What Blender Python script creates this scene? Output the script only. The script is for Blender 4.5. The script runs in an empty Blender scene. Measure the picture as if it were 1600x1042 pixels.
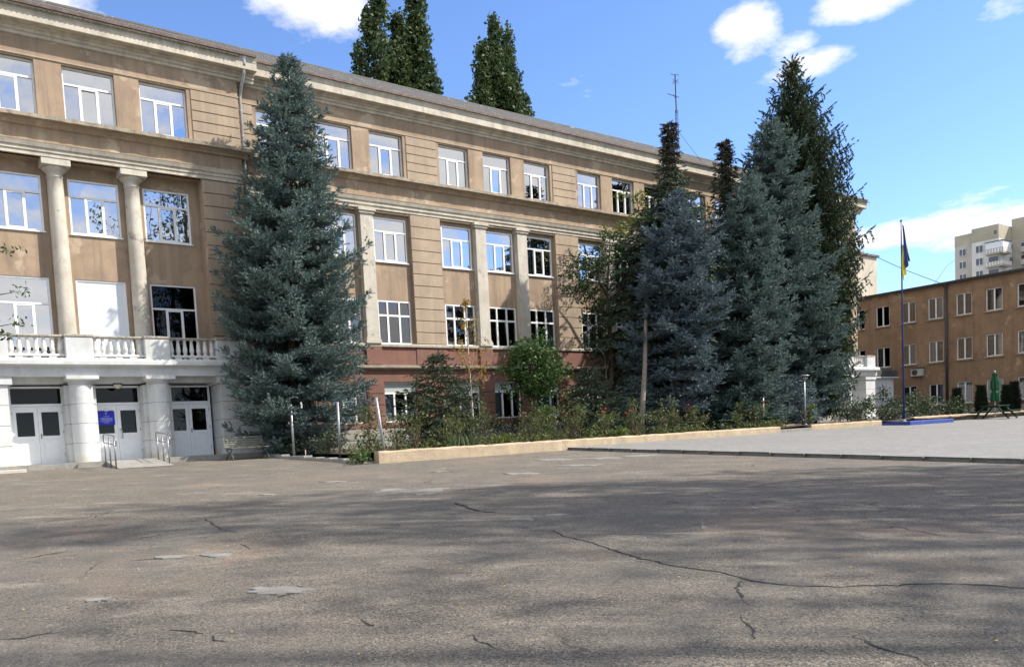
import bpy, math, random
import numpy as np
from mathutils import Vector, Matrix

random.seed(7)
SC = bpy.context.scene
COL = SC.collection

# ---------------------------------------------------------------- camera
EYE = 1.5
PITCH, ROLL = -0.0682, -0.0562
FA = 0.6023                                   # bearing of the main facade
cp, sp, cr, sr = math.cos(PITCH), math.sin(PITCH), math.cos(ROLL), math.sin(ROLL)
fwd = Vector((0, cp, sp)); rt = Vector((1, 0, 0)); up = rt.cross(fwd)
R_ = rt*cr + up*sr; U_ = -rt*sr + up*cr
cam_d = bpy.data.cameras.new('camera')
cam = bpy.data.objects.new('camera', cam_d); COL.objects.link(cam)
m = Matrix.Identity(4)
for i in range(3):
    m[i][0] = R_[i]; m[i][1] = U_[i]; m[i][2] = -fwd[i]
m[2][3] = EYE
cam.matrix_world = m
cam_d.sensor_width = 36.0
cam_d.lens = 1255.77/1600*36
cam_d.shift_x = (800-692.46)/1600
cam_d.shift_y = (774.64-521)/1600
cam_d.clip_start = 0.1; cam_d.clip_end = 2000
SC.camera = cam

# facade frame: u along the facade (to the right), out towards the camera side, z above eye level
DV = Vector((math.cos(FA), math.sin(FA), 0)); NV = Vector((math.sin(FA), -math.cos(FA), 0))
OV = Vector((0, 29.0371*1.36, 0))
def W(u, out, z=0.0):
    return OV + DV*u + NV*out + Vector((0, 0, z + EYE))
def gz(out):                                   # the yard falls gently away from the school
    return -0.088 - 0.0434*min(max(out, 0), 60)

# ---------------------------------------------------------------- sun, sky
SUN_EL, SUN_AZ = math.radians(44), math.radians(52)
S = (DV*math.sin(SUN_AZ) + NV*math.cos(SUN_AZ))*math.cos(SUN_EL) + Vector((0, 0, math.sin(SUN_EL)))
sd = bpy.data.lights.new('sun', 'SUN'); sd.energy = 3.8; sd.angle = math.radians(0.6); sd.color = (1, .93, .83)
sun = bpy.data.objects.new('sun', sd); COL.objects.link(sun)
sun.rotation_euler = S.to_track_quat('Z', 'Y').to_euler(); sun.location = (0, 0, 60)

world = bpy.data.worlds.new('World'); SC.world = world; world.use_nodes = True
wt = world.node_tree; wn, wl = wt.nodes, wt.links
wn.clear()
wout = wn.new('ShaderNodeOutputWorld'); bg = wn.new('ShaderNodeBackground')
sky = wn.new('ShaderNodeTexSky'); sky.sky_type = 'NISHITA'; sky.sun_disc = False
sky.sun_elevation = SUN_EL; sky.sun_rotation = math.atan2(S.x, S.y)
sky.air_density = 0.9; sky.dust_density = 0.15; sky.ozone_density = 1.6; sky.altitude = 100
bg.inputs['Strength'].default_value = 0.15
def wmath(op, a, b=None, c=None, clamp=False):
    n = wn.new('ShaderNodeMath'); n.operation = op; n.use_clamp = clamp
    for i, v in enumerate((a, b, c)):
        if v is None: continue
        if isinstance(v, (int, float)): n.inputs[i].default_value = v
        else: wl.new(v, n.inputs[i])
    return n.outputs[0]
wtc = wn.new('ShaderNodeTexCoord'); wsep = wn.new('ShaderNodeSeparateXYZ'); wl.new(wtc.outputs['Generated'], wsep.inputs[0])
wx, wy, wz = wsep.outputs
den = wmath('ADD', wmath('MAXIMUM', wz, 0.0), 0.18)
cx_, cy_ = wmath('DIVIDE', wx, den), wmath('DIVIDE', wy, den)
wcomb = wn.new('ShaderNodeCombineXYZ'); wl.new(cx_, wcomb.inputs[0]); wl.new(cy_, wcomb.inputs[1]); wcomb.inputs[2].default_value = 3.7
def wnoise(scale, detail, rough):
    n = wn.new('ShaderNodeTexNoise'); n.inputs['Scale'].default_value = scale; n.inputs['Detail'].default_value = detail
    n.inputs['Roughness'].default_value = rough; wl.new(wcomb.outputs[0], n.inputs['Vector']); return n.outputs['Fac']
big, fine = wnoise(0.55, 5, .55), wnoise(5.2, 13, .66)
az = wmath('ARCTAN2', wx, wy); el = wmath('ARCSINE', wz)
def pix_dir(px, py):                            # direction of a point of the sky, for the clouds seen there
    v = R_*((px-692.46)/1255.77) - U_*((py-774.64)/1255.77) + fwd
    v.normalize(); return math.atan2(v.x, v.y), math.asin(v.z)
CLOUDS = [(50, 2, .075, .026, .85), (505, 15, .055, .036, .95), (460, 0, .05, .022, .7), (540, 30, .04, .02, .7), (1165, 48, .037, .028, .84), (1275, 95, .042, .013, .76), (1235, 75, .03, .014, .6),
          (1360, 0, .052, .018, .88), (1590, 2, .035, .014, .7), (1480, 350, .12, .016, .9), (1560, 348, .09, .018, .9), (1365, 368, .05, .011, .9), (1215, 118, .03, .012, .5),
          (975, 18, .03, .009, .3), (1510, 312, .04, .009, .55)]
msk = None
for px, py, ra, re, k in CLOUDS:
    a0, e0 = pix_dir(px, py)
    da = wmath('DIVIDE', wmath('SUBTRACT', az, a0), ra); de = wmath('DIVIDE', wmath('SUBTRACT', el, e0), re)
    d2 = wmath('ADD', wmath('MULTIPLY', da, da), wmath('MULTIPLY', de, de))
    b = wmath('MULTIPLY', wmath('SUBTRACT', 1.0, wmath('MULTIPLY', d2, .5), clamp=True), k)
    msk = b if msk is None else wmath('MAXIMUM', msk, b)
# the rest of the sky has scattered fair-weather clouds; the part in view is mostly clear
a0, e0 = pix_dir(900, 200)
da = wmath('DIVIDE', wmath('SUBTRACT', az, a0), 1.0); de = wmath('DIVIDE', wmath('SUBTRACT', el, e0), .75)
view = wmath('SUBTRACT', 1.25, wmath('ADD', wmath('MULTIPLY', da, da), wmath('MULTIPLY', de, de)), clamp=True)
rest = wmath('MULTIPLY', wmath('SUBTRACT', 1.0, view), wmath('MULTIPLY', wmath('SUBTRACT', big, .33), 4.5, clamp=True))
msk = wmath('MAXIMUM', msk, rest)
fine2 = wmath('ADD', wmath('MULTIPLY', fine, .85), wmath('MULTIPLY', big, .15))
cov = wmath('MULTIPLY', wmath('SUBTRACT', wmath('ADD', fine2, wmath('MULTIPLY', msk, .42)), .66), 4.2, clamp=True)
cov = wmath('MULTIPLY', cov, wmath('MULTIPLY', wz, 12.0, clamp=True))
shade = wmath('MULTIPLY_ADD', fine, 2.4, 3.2)
ccol = wn.new('ShaderNodeMix'); ccol.data_type = 'RGBA'; ccol.blend_type = 'MULTIPLY'; ccol.inputs[0].default_value = 1
ccol.inputs[6].default_value = (1.0, .985, .97, 1)
cg = wn.new('ShaderNodeCombineColor')
for i in range(3): wl.new(shade, cg.inputs[i])
wl.new(cg.outputs[0], ccol.inputs[7])
wm = wn.new('ShaderNodeMix'); wm.data_type = 'RGBA'
skc = wn.new('ShaderNodeMix'); skc.data_type = 'RGBA'; skc.blend_type = 'MULTIPLY'; skc.inputs[0].default_value = 1
skc.inputs[7].default_value = (.66, .77, .96, 1); wl.new(sky.outputs[0], skc.inputs[6])
wl.new(cov, wm.inputs[0]); wl.new(skc.outputs[2], wm.inputs[6]); wl.new(ccol.outputs[2], wm.inputs[7])
wl.new(wm.outputs[2], bg.inputs['Color']); wl.new(bg.outputs[0], wout.inputs['Surface'])

SC.view_settings.view_transform = 'Standard'; SC.view_settings.look = 'None'
SC.view_settings.exposure = 0.95; SC.view_settings.gamma = 1.0; SC.view_settings.use_curve_mapping = False
SC.render.engine = 'CYCLES'
SC.cycles.max_bounces = 6; SC.cycles.diffuse_bounces = 3; SC.cycles.glossy_bounces = 3
SC.cycles.transparent_max_bounces = 12; SC.cycles.caustics_reflective = False; SC.cycles.caustics_refractive = False

# ---------------------------------------------------------------- materials
def new_mat(name):
    mt = bpy.data.materials.new(name); mt.use_nodes = True
    nt = mt.node_tree; nt.nodes.clear()
    o = nt.nodes.new('ShaderNodeOutputMaterial'); b = nt.nodes.new('ShaderNodeBsdfPrincipled')
    nt.links.new(b.outputs[0], o.inputs[0]); return mt, nt, b
def pos(nt, sc=(1, 1, 1)):
    g = nt.nodes.new('ShaderNodeNewGeometry'); mp = nt.nodes.new('ShaderNodeMapping'); mp.inputs['Scale'].default_value = sc
    nt.links.new(g.outputs['Position'], mp.inputs[0]); return mp.outputs[0]
def noise(nt, vec, scale, detail=4, rough=.55, dist=0):
    n = nt.nodes.new('ShaderNodeTexNoise'); n.inputs['Scale'].default_value = scale; n.inputs['Detail'].default_value = detail
    n.inputs['Roughness'].default_value = rough; n.inputs['Distortion'].default_value = dist
    nt.links.new(vec, n.inputs['Vector']); return n.outputs['Fac']
def ramp(nt, fac, a, b, ca=(0, 0, 0), cb=(1, 1, 1)):
    r = nt.nodes.new('ShaderNodeValToRGB'); r.color_ramp.elements[0].position = a; r.color_ramp.elements[1].position = b
    r.color_ramp.elements[0].color = (*ca, 1); r.color_ramp.elements[1].color = (*cb, 1)
    nt.links.new(fac, r.inputs[0]); return r.outputs[0]
def mixc(nt, fac, a, b, blend='MIX'):
    n = nt.nodes.new('ShaderNodeMix'); n.data_type = 'RGBA'; n.blend_type = blend
    for i, v in ((0, fac), (6, a), (7, b)):
        if isinstance(v, (int, float)): n.inputs[i].default_value = v
        elif isinstance(v, tuple): n.inputs[i].default_value = (*v, 1)
        else: nt.links.new(v, n.inputs[i])
    return n.outputs[2]
def bump(nt, bsdf, h, strength, dist):
    b = nt.nodes.new('ShaderNodeBump'); b.inputs['Strength'].default_value = strength; b.inputs['Distance'].default_value = dist
    nt.links.new(h, b.inputs['Height']); nt.links.new(b.outputs[0], bsdf.inputs['Normal'])
def mul(c, k): return tuple(x*k for x in c)
def surf(name, col, rough=.85, stain=None, amt=.35, sc=.6, streak=0, fine=40, bs=.3, bd=.01, var=.18, metal=0, spec=.3, wear=None, wamt=(.62, .7), wsc=2.2, splash=None):
    mt, nt, b = new_mat(name)
    P = pos(nt)
    c = mixc(nt, ramp(nt, noise(nt, P, sc, 6, .6), .3, .7), mul(col, 1-var), mul(col, 1+var))
    c = mixc(nt, ramp(nt, noise(nt, P, fine, 3, .6), .2, .8), mixc(nt, .5, c, mul(col, .8)), c)
    if stain:
        c = mixc(nt, mixc(nt, 1.0, ramp(nt, noise(nt, P, sc*2.3, 8, .68, .4), .48, .72), (amt,)*3, 'MULTIPLY'), c, stain)
    if streak:
        f = ramp(nt, noise(nt, pos(nt, (3.0, 3.0, .16)), 1.0, 8, .68), .46, .66)
        c = mixc(nt, mixc(nt, 1.0, f, (streak,)*3, 'MULTIPLY'), c, stain or mul(col, .5))
    if wear:
        c = mixc(nt, ramp(nt, noise(nt, P, wsc, 9, .62, .3), *wamt), c, wear)
    if splash:                                   # mud splashed up from the pavement, with a ragged upper edge
        sz = nt.nodes.new('ShaderNodeSeparateXYZ'); nt.links.new(P, sz.inputs[0])
        m_ = nt.nodes.new('ShaderNodeMath'); m_.operation = 'MULTIPLY_ADD'; nt.links.new(noise(nt, P, 2.2, 6, .65), m_.inputs[0]); m_.inputs[1].default_value = -1.3; nt.links.new(sz.outputs[2], m_.inputs[2])
        f_ = ramp(nt, m_.outputs[0], .80, 1.05, (1, 1, 1), (0, 0, 0)); c = mixc(nt, mixc(nt, 1.0, f_, (.6,)*3, 'MULTIPLY'), c, splash)
    nt.links.new(c, b.inputs['Base Color'])
    b.inputs['Roughness'].default_value = rough; b.inputs['Metallic'].default_value = metal
    b.inputs['Specular IOR Level'].default_value = spec
    bump(nt, b, noise(nt, P, fine, 5, .65), bs, bd)
    return mt
M = {}
M['stucco'] = surf('stucco', (.375, .280, .195), stain=(.195, .150, .118), amt=.7, sc=.45, streak=.6, fine=34, bs=.5, bd=.012, wear=(.43, .345, .255), wamt=(.585, .63), wsc=.9)
M['stucco_dark'] = surf('stucco_dark', (.40, .25, .13), stain=(.20, .14, .095), amt=.5, sc=.4, streak=.5, fine=34, bs=.4, wear=(.48, .38, .28), wamt=(.68, .73), wsc=.9)
M['pier'] = surf('pier_stucco', (.41, .325, .238), stain=(.25, .20, .16), amt=.6, sc=.5, streak=.45, fine=40, bs=.5, bd=.012)
M['joint'] = surf('joint', (.16, .11, .075), fine=30)
M['cream'] = surf('cream_trim', (.575, .525, .435), stain=(.26, .23, .19), amt=.55, sc=1.2, streak=.45, fine=30, bs=.35)
M['concrete'] = surf('weathered_concrete', (.36, .31, .24), stain=(.10, .09, .08), amt=.8, sc=2.0, fine=22, bs=.7, bd=.02, wear=(.50, .44, .36), wamt=(.6, .68))
M['column'] = surf('column_plaster', (.56, .525, .455), stain=(.37, .33, .27), amt=.6, sc=1.1, streak=.4, fine=26, bs=.4, wear=(.29, .27, .24), wamt=(.61, .66), wsc=2.0)
M['white'] = surf('white_paint', (.60, .62, .63), stain=(.38, .375, .35), amt=.5, sc=.9, streak=.4, fine=30, bs=.25, var=.05, wear=(.50, .45, .36), wamt=(.67, .73), wsc=1.3, splash=(.48, .42, .32))
M['baluster'] = surf('baluster_plaster', (.70, .70, .68), stain=(.25, .23, .20), amt=.7, sc=3.0, fine=22, bs=.4, var=.08)
M['rail'] = surf('mossy_rail', (.40, .37, .32), stain=(.06, .055, .05), amt=.9, sc=3.5, fine=20, bs=.6, bd=.015)
M['red'] = surf('red_paint', (.235, .115, .088), stain=(.14, .088, .074), amt=.75, sc=.6, streak=.4, fine=34, bs=.4)
M['plinth'] = surf('plinth_render', (.36, .34, .31), stain=(.18, .16, .13), amt=.5)
M['pvc'] = surf('white_pvc', (.82, .83, .84), rough=.35, fine=5, bs=.02, var=.03, spec=.5)
M['panel'] = surf('pale_panel', (.70, .74, .80), rough=.4, fine=6, bs=.04, var=.03, spec=.5)
M['panel_green'] = surf('pale_infill_panel', (.43, .47, .44), rough=.5, fine=6, bs=.05, var=.05)
M['door'] = surf('door_pvc', (.78, .81, .85), rough=.4, fine=6, bs=.03, var=.03, spec=.5)
M['roof'] = surf('slate_sheet', (.125, .122, .118), stain=(.08, .075, .07), amt=.6, sc=1.5, fine=14, bs=.3, wear=(.27, .26, .25), wamt=(.58, .66))
M['gutter'] = surf('rusty_edge', (.13, .085, .07), stain=(.27, .24, .21), amt=.7, sc=2.2, fine=20, rough=.7)
M['zinc'] = surf('zinc_pipe', (.42, .42, .42), rough=.5, metal=.6, stain=(.2, .19, .18), amt=.5, sc=3)
M['steel'] = surf('galvanised_steel', (.33, .34, .37), rough=.45, metal=.6, stain=(.28, .26, .25), amt=.4, sc=6)
M['chrome'] = surf('rail_steel', (.30, .30, .31), rough=.38, metal=.8, fine=8, bs=.03)
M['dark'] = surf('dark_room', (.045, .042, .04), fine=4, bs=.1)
M['floorslab'] = surf('room_slab', (.09, .085, .08), fine=4)
M['brown'] = surf('brown_stucco', (.30, .195, .118), stain=(.15, .105, .072), amt=.7, sc=.55, streak=.5, fine=26, bs=.5, wear=(.40, .29, .18), wamt=(.60, .68), wsc=.8)
M['bitumen'] = surf('bitumen_edge', (.06, .06, .06), fine=10)
M['yellow'] = surf('ochre_wall', (.47, .375, .262), stain=(.30, .245, .18), amt=.7, sc=1.3, fine=16, bs=.9, bd=.03, wear=(.36, .33, .28), wamt=(.70, .74), wsc=2.5)
M['blue'] = surf('blue_paint', (.03, .065, .29), rough=.55, stain=(.09, .12, .30), amt=.5, sc=2.5, fine=18, bs=.2)
M['bluepole'] = surf('blue_pole', (.03, .04, .15), rough=.4, fine=10, bs=.05)
M['flagblue'] = surf('flag_blue', (.015, .035, .15), rough=.7, fine=30, bs=.1)
M['flagyellow'] = surf('flag_yellow', (.62, .50, .03), rough=.7, fine=30, bs=.1)
M['greenpaint'] = surf('dark_green_paint', (.012, .045, .032), rough=.45, fine=20, bs=.1)
M['benchgreen'] = surf('faded_green_paint', (.075, .115, .10), rough=.55, stain=(.20, .20, .17), amt=.5, sc=6, fine=20, bs=.2)
M['benchwood'] = surf('bench_slat', (.19, .195, .16), rough=.6, stain=(.08, .08, .07), amt=.6, sc=5, fine=20)
M['parasol'] = surf('parasol_green', (.012, .085, .035), rough=.7, fine=20, bs=.2)
M['turq'] = surf('turquoise_paint', (.06, .27, .27), rough=.5, fine=20, bs=.1)
M['darkmetal'] = surf('dark_metal', (.06, .06, .065), rough=.5, metal=.3, fine=20)
M['kerb'] = surf('kerb_concrete', (.30, .29, .27), stain=(.12, .115, .105), amt=.6, sc=2.5, fine=18, bs=.7, bd=.015)
M['patch'] = surf('concrete_patch', (.25, .24, .222), stain=(.15, .145, .13), amt=.8, sc=2.6, fine=70, bs=.9, var=.3)
M['crack_and_edge_shade'] = surf('crack_and_edge_shade', (.03, .028, .026), fine=30)
M['chalk'] = surf('pale_scuff', (.20, .195, .185), fine=60)
M['soil'] = surf('garden_soil', (.085, .062, .042), stain=(.05, .06, .025), amt=.7, sc=1.0, fine=9, bs=1, bd=.05)
M['bark'] = surf('bark', (.12, .085, .06), stain=(.05, .04, .03), amt=.7, sc=5, fine=14, bs=1, bd=.03)
M['barkpale'] = surf('pale_bark', (.22, .195, .17), stain=(.12, .10, .08), amt=.8, sc=4, fine=14, bs=.6, bd=.02)
M['birch'] = surf('birch_bark', (.60, .57, .53), stain=(.10, .09, .08), amt=.7, sc=9, fine=20, bs=.3)
M['creamblock'] = surf('cream_render', (.56, .50, .41), stain=(.40, .36, .30), amt=.4, sc=.3, streak=.3, fine=6)
M['towertan'] = surf('tower_tan', (.42, .385, .30), stain=(.32, .295, .23), amt=.4, sc=.25, fine=3, bs=.1)
M['towergrey'] = surf('tower_grey', (.47, .44, .39), stain=(.34, .32, .29), amt=.5, sc=.3, fine=3, bs=.1)
M['towerwhite'] = surf('tower_white', (.66, .65, .63), stain=(.5, .49, .47), amt=.4, sc=.4, fine=3, bs=.1)
M['towerglass'] = surf('tower_window', (.05, .06, .08), rough=.15, fine=3, bs=.02, spec=.8)
M['plaque'] = surf('plaque_blue', (.012, .02, .42), rough=.35, fine=8, bs=.02)
M['ink'] = surf('plaque_print', (.42, .46, .75), rough=.5, fine=8, bs=.02)
M['rose'] = surf('rose_petal', (.50, .02, .03), rough=.6, fine=30)
M['globe'] = surf('lamp_glass', (.55, .52, .42), rough=.2, fine=6, bs=.02)
M['litter'] = surf('fallen_leaf', (.42, .33, .10), fine=20)

def glass(name, base, tint, ior=1.9):
    mt, nt, b = new_mat(name); nt.nodes.remove(b)
    o = [n for n in nt.nodes if n.type == 'OUTPUT_MATERIAL'][0]
    g = nt.nodes.new('ShaderNodeBsdfGlossy'); g.inputs['Roughness'].default_value = .012; g.inputs['Color'].default_value = (.92, .95, 1, 1)
    t = nt.nodes.new('ShaderNodeBsdfTransparent'); t.inputs['Color'].default_value = (*tint, 1)
    fr = nt.nodes.new('ShaderNodeFresnel'); fr.inputs['IOR'].default_value = ior
    ma = nt.nodes.new('ShaderNodeMath'); ma.operation = 'MULTIPLY_ADD'; ma.use_clamp = True
    nt.links.new(fr.outputs[0], ma.inputs[0]); ma.inputs[1].default_value = 1.0; ma.inputs[2].default_value = base
    bp = nt.nodes.new('ShaderNodeBump'); bp.inputs['Strength'].default_value = .06; bp.inputs['Distance'].default_value = .02
    nt.links.new(noise(nt, pos(nt), 1.6, 2, .5), bp.inputs['Height']); nt.links.new(bp.outputs[0], g.inputs['Normal'])
    mx = nt.nodes.new('ShaderNodeMixShader'); nt.links.new(ma.outputs[0], mx.inputs[0])
    nt.links.new(t.outputs[0], mx.inputs[1]); nt.links.new(g.outputs[0], mx.inputs[2]); nt.links.new(mx.outputs[0], o.inputs[0])
    return mt
M['glass'] = glass('window_glass', .42, (.6, .65, .68))
M['glassdark'] = glass('door_glass', .0, (.12, .125, .125), 1.35)
M['glasswing'] = glass('wing_glass', .10, (.45, .48, .5), 1.5)
def cloth(name, col):
    mt, nt, b = new_mat(name)
    b.inputs['Base Color'].default_value = (*col, 1); b.inputs['Roughness'].default_value = .9
    return mt
M['curtain'] = cloth('white_curtain', (.72, .76, .82))

def foliage(name, c1, c2, c3, sc=1.4, trans=.25, rough=.55):
    mt, nt, b = new_mat(name)
    P = pos(nt)
    g = nt.nodes.new('ShaderNodeNewGeometry')
    c = mixc(nt, ramp(nt, noise(nt, P, sc, 4, .6), .35, .65), c1, c2)
    c = mixc(nt, mixc(nt, 1.0, ramp(nt, g.outputs['Random Per Island'], .45, 1.0), (.75,)*3, 'MULTIPLY'), c, c3)
    nt.links.new(c, b.inputs['Base Color']); b.inputs['Roughness'].default_value = rough; b.inputs['Specular IOR Level'].default_value = .25
    if trans:
        o = [n for n in nt.nodes if n.type == 'OUTPUT_MATERIAL'][0]
        t = nt.nodes.new('ShaderNodeBsdfTranslucent'); nt.links.new(c, t.inputs[0])
        mx = nt.nodes.new('ShaderNodeMixShader'); mx.inputs[0].default_value = trans
        nt.links.new(b.outputs[0], mx.inputs[1]); nt.links.new(t.outputs[0], mx.inputs[2]); nt.links.new(mx.outputs[0], o.inputs[0])
    return mt
M['bluespruce'] = foliage('blue_spruce_needles', (.095, .155, .148), (.145, .21, .198), (.25, .31, .29), 1.6, .1)
M['bluespruce2'] = foliage('silver_spruce_needles', (.080, .125, .150), (.125, .175, .205), (.22, .27, .295), 1.6, .1)
M['spruce'] = foliage('green_spruce_needles', (.050, .082, .052), (.075, .11, .07), (.125, .155, .10), 1.2, .1)
M['norway'] = foliage('dark_spruce_needles', (.032, .056, .030), (.050, .078, .038), (.085, .108, .052), 1.0, .12)
M['deadtip'] = foliage('brown_cones', (.072, .056, .042), (.10, .078, .055), (.05, .055, .04), 3, .05)
M['poplar'] = foliage('poplar_leaves', (.038, .068, .024), (.065, .10, .035), (.105, .14, .06), .5, .3)
M['maple'] = foliage('maple_leaves', (.030, .070, .018), (.05, .10, .026), (.085, .14, .04), 1.5, .3)
M['acacia'] = foliage('acacia_leaves', (.06, .10, .018), (.13, .17, .03), (.21, .23, .05), 1.2, .35)
M['darkleaf'] = foliage('dark_leaves', (.022, .045, .018), (.035, .065, .025), (.06, .09, .03), 1.2, .25)
M['shrub'] = foliage('shrub_leaves', (.045, .068, .038), (.07, .095, .055), (.11, .125, .08), 1.5, .2)
M['rosebush'] = foliage('rose_leaves', (.055, .085, .028), (.10, .125, .04), (.19, .20, .075), 1.3, .3)
M['yellowleaf'] = foliage('yellow_leaves', (.28, .19, .03), (.40, .27, .05), (.20, .12, .03), 2, .35)
M['iris'] = foliage('iris_blades', (.09, .14, .07), (.13, .18, .09), (.18, .22, .10), 2, .3)
M['cypress'] = foliage('cypress_sprays', (.018, .030, .016), (.028, .044, .024), (.042, .058, .03), 2, .1)
M['creeper'] = foliage('creeper_leaves', (.040, .075, .02), (.07, .12, .03), (.12, .17, .05), 2, .3)
M['walnut'] = foliage('walnut_leaves', (.05, .09, .02), (.08, .12, .03), (.10, .13, .05), 2, .3)

def asphalt():
    mt, nt, b = new_mat('asphalt')
    P = pos(nt)
    def vor(scale, feat='F1', vec=None):
        v = nt.nodes.new('ShaderNodeTexVoronoi'); v.feature = feat; v.inputs['Scale'].default_value = scale; nt.links.new(vec or P, v.inputs['Vector']); return v
    v = vor(85); sx = nt.nodes.new('ShaderNodeSeparateColor'); nt.links.new(v.outputs['Color'], sx.inputs[0])
    stone = mixc(nt, sx.outputs[0], (.16, .142, .118), (.47, .40, .32))
    stone = mixc(nt, ramp(nt, sx.outputs[1], .88, .95), stone, (.58, .53, .46))
    stone = mixc(nt, ramp(nt, sx.outputs[2], .64, .8), stone, (.055, .052, .048))
    fine = noise(nt, P, 230, 3, .7)
    c = mixc(nt, ramp(nt, fine, .3, .7), mixc(nt, .5, stone, (.075, .07, .065)), stone)
    m2 = noise(nt, P, 14, 4, .7)
    c = mixc(nt, ramp(nt, m2, .38, .62), mixc(nt, .35, c, (.12, .115, .105)), c)
    big = noise(nt, P, .20, 7, .66, .7)
    c = mixc(nt, ramp(nt, big, .38, .58), mixc(nt, 0.58, c, (.155, .15, .142)), c)
    # binder washed off in places, dust lying in the hollows
    mid = noise(nt, pos(nt, (.8, 2.0, 1)), .75, 9, .66, .8)
    c = mixc(nt, mixc(nt, 1.0, ramp(nt, mid, .53, .68), (.7,)*3, 'MULTIPLY'), c, mixc(nt, 0.35, stone, (.48, .43, .36)))
    blotch = noise(nt, P, 1.1, 9, .7, .5)
    c = mixc(nt, ramp(nt, blotch, .36, .60), mixc(nt, .42, c, (.10, .098, .095)), c)
    red = noise(nt, P, .33, 5, .6, .4)
    c = mixc(nt, mixc(nt, 1.0, ramp(nt, red, .55, .68), (.35,)*3, 'MULTIPLY'), c, (.32, .22, .165))
    c = mixc(nt, mixc(nt, 1.0, ramp(nt, noise(nt, P, 1.9, 8, .72), .31, .40, (1, 1, 1), (0, 0, 0)), (.55,)*3, 'MULTIPLY'), c, (.06, .058, .056))
    # crazing: a net of hair cracks where the surface is tired
    wv = nt.nodes.new('ShaderNodeTexNoise'); wv.inputs['Scale'].default_value = 1.6; wv.inputs['Detail'].default_value = 6; nt.links.new(P, wv.inputs['Vector'])
    add = nt.nodes.new('ShaderNodeVectorMath'); add.operation = 'MULTIPLY_ADD'; nt.links.new(wv.outputs['Color'], add.inputs[0]); add.inputs[1].default_value = (.9, .9, 0); nt.links.new(P, add.inputs[2])
    e = vor(.75, 'DISTANCE_TO_EDGE', add.outputs[0])
    net = ramp(nt, e.outputs['Distance'], .006, .018, (1, 1, 1), (0, 0, 0))
    tired = ramp(nt, noise(nt, P, .28, 5, .6), .56, .66)
    crk = mixc(nt, 1.0, net, tired, 'MULTIPLY')
    c = mixc(nt, mixc(nt, 1.0, crk, (.75,)*3, 'MULTIPLY'), c, (.03, .028, .026))
    c = mixc(nt, 1.0, c, (.99, .98, .95), 'MULTIPLY')
    nt.links.new(c, b.inputs['Base Color']); b.inputs['Roughness'].default_value = .92; b.inputs['Specular IOR Level'].default_value = .2
    h = nt.nodes.new('ShaderNodeMath'); h.operation = 'MULTIPLY_ADD'
    nt.links.new(v.outputs['Distance'], h.inputs[0]); h.inputs[1].default_value = -.9; nt.links.new(fine, h.inputs[2])
    h2 = nt.nodes.new('ShaderNodeMath'); h2.operation = 'MULTIPLY_ADD'; nt.links.new(m2, h2.inputs[0]); h2.inputs[1].default_value = 1.2; nt.links.new(h.outputs[0], h2.inputs[2])
    h3 = nt.nodes.new('ShaderNodeMath'); h3.operation = 'MULTIPLY_ADD'; nt.links.new(crk, h3.inputs[0]); h3.inputs[1].default_value = -2.5; nt.links.new(h2.outputs[0], h3.inputs[2])
    bump(nt, b, h3.outputs[0], .9, .012)
    return mt
M['asphalt'] = asphalt()
def paving():
    mt, nt, b = new_mat('paving')
    g = nt.nodes.new('ShaderNodeNewGeometry'); mp = nt.nodes.new('ShaderNodeMapping'); mp.vector_type = 'POINT'
    mp.inputs['Rotation'].default_value = (0, 0, -FA + math.radians(0))
    nt.links.new(g.outputs['Position'], mp.inputs[0])
    br = nt.nodes.new('ShaderNodeTexBrick'); nt.links.new(mp.outputs[0], br.inputs['Vector'])
    br.inputs['Scale'].default_value = 1; br.inputs['Brick Width'].default_value = .21; br.inputs['Row Height'].default_value = .11
    br.inputs['Mortar Size'].default_value = .006; br.inputs['Color1'].default_value = (.20, .195, .185, 1); br.inputs['Color2'].default_value = (.26, .252, .24, 1)
    br.inputs['Mortar'].default_value = (.09, .085, .08, 1)
    P = pos(nt)
    c = mixc(nt, ramp(nt, noise(nt, P, .35, 6, .6), .35, .7), br.outputs['Color'], mixc(nt, .45, br.outputs['Color'], (.15, .147, .142)))
    c = mixc(nt, mixc(nt, 1.0, ramp(nt, noise(nt, P, 1.3, 7, .65), .5, .75), (.4,)*3, 'MULTIPLY'), c, (.30, .29, .27))
    nt.links.new(c, b.inputs['Base Color']); b.inputs['Roughness'].default_value = .85
    bump(nt, b, br.outputs['Fac'], -.5, .006)
    return mt
M['paving'] = paving()

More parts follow.
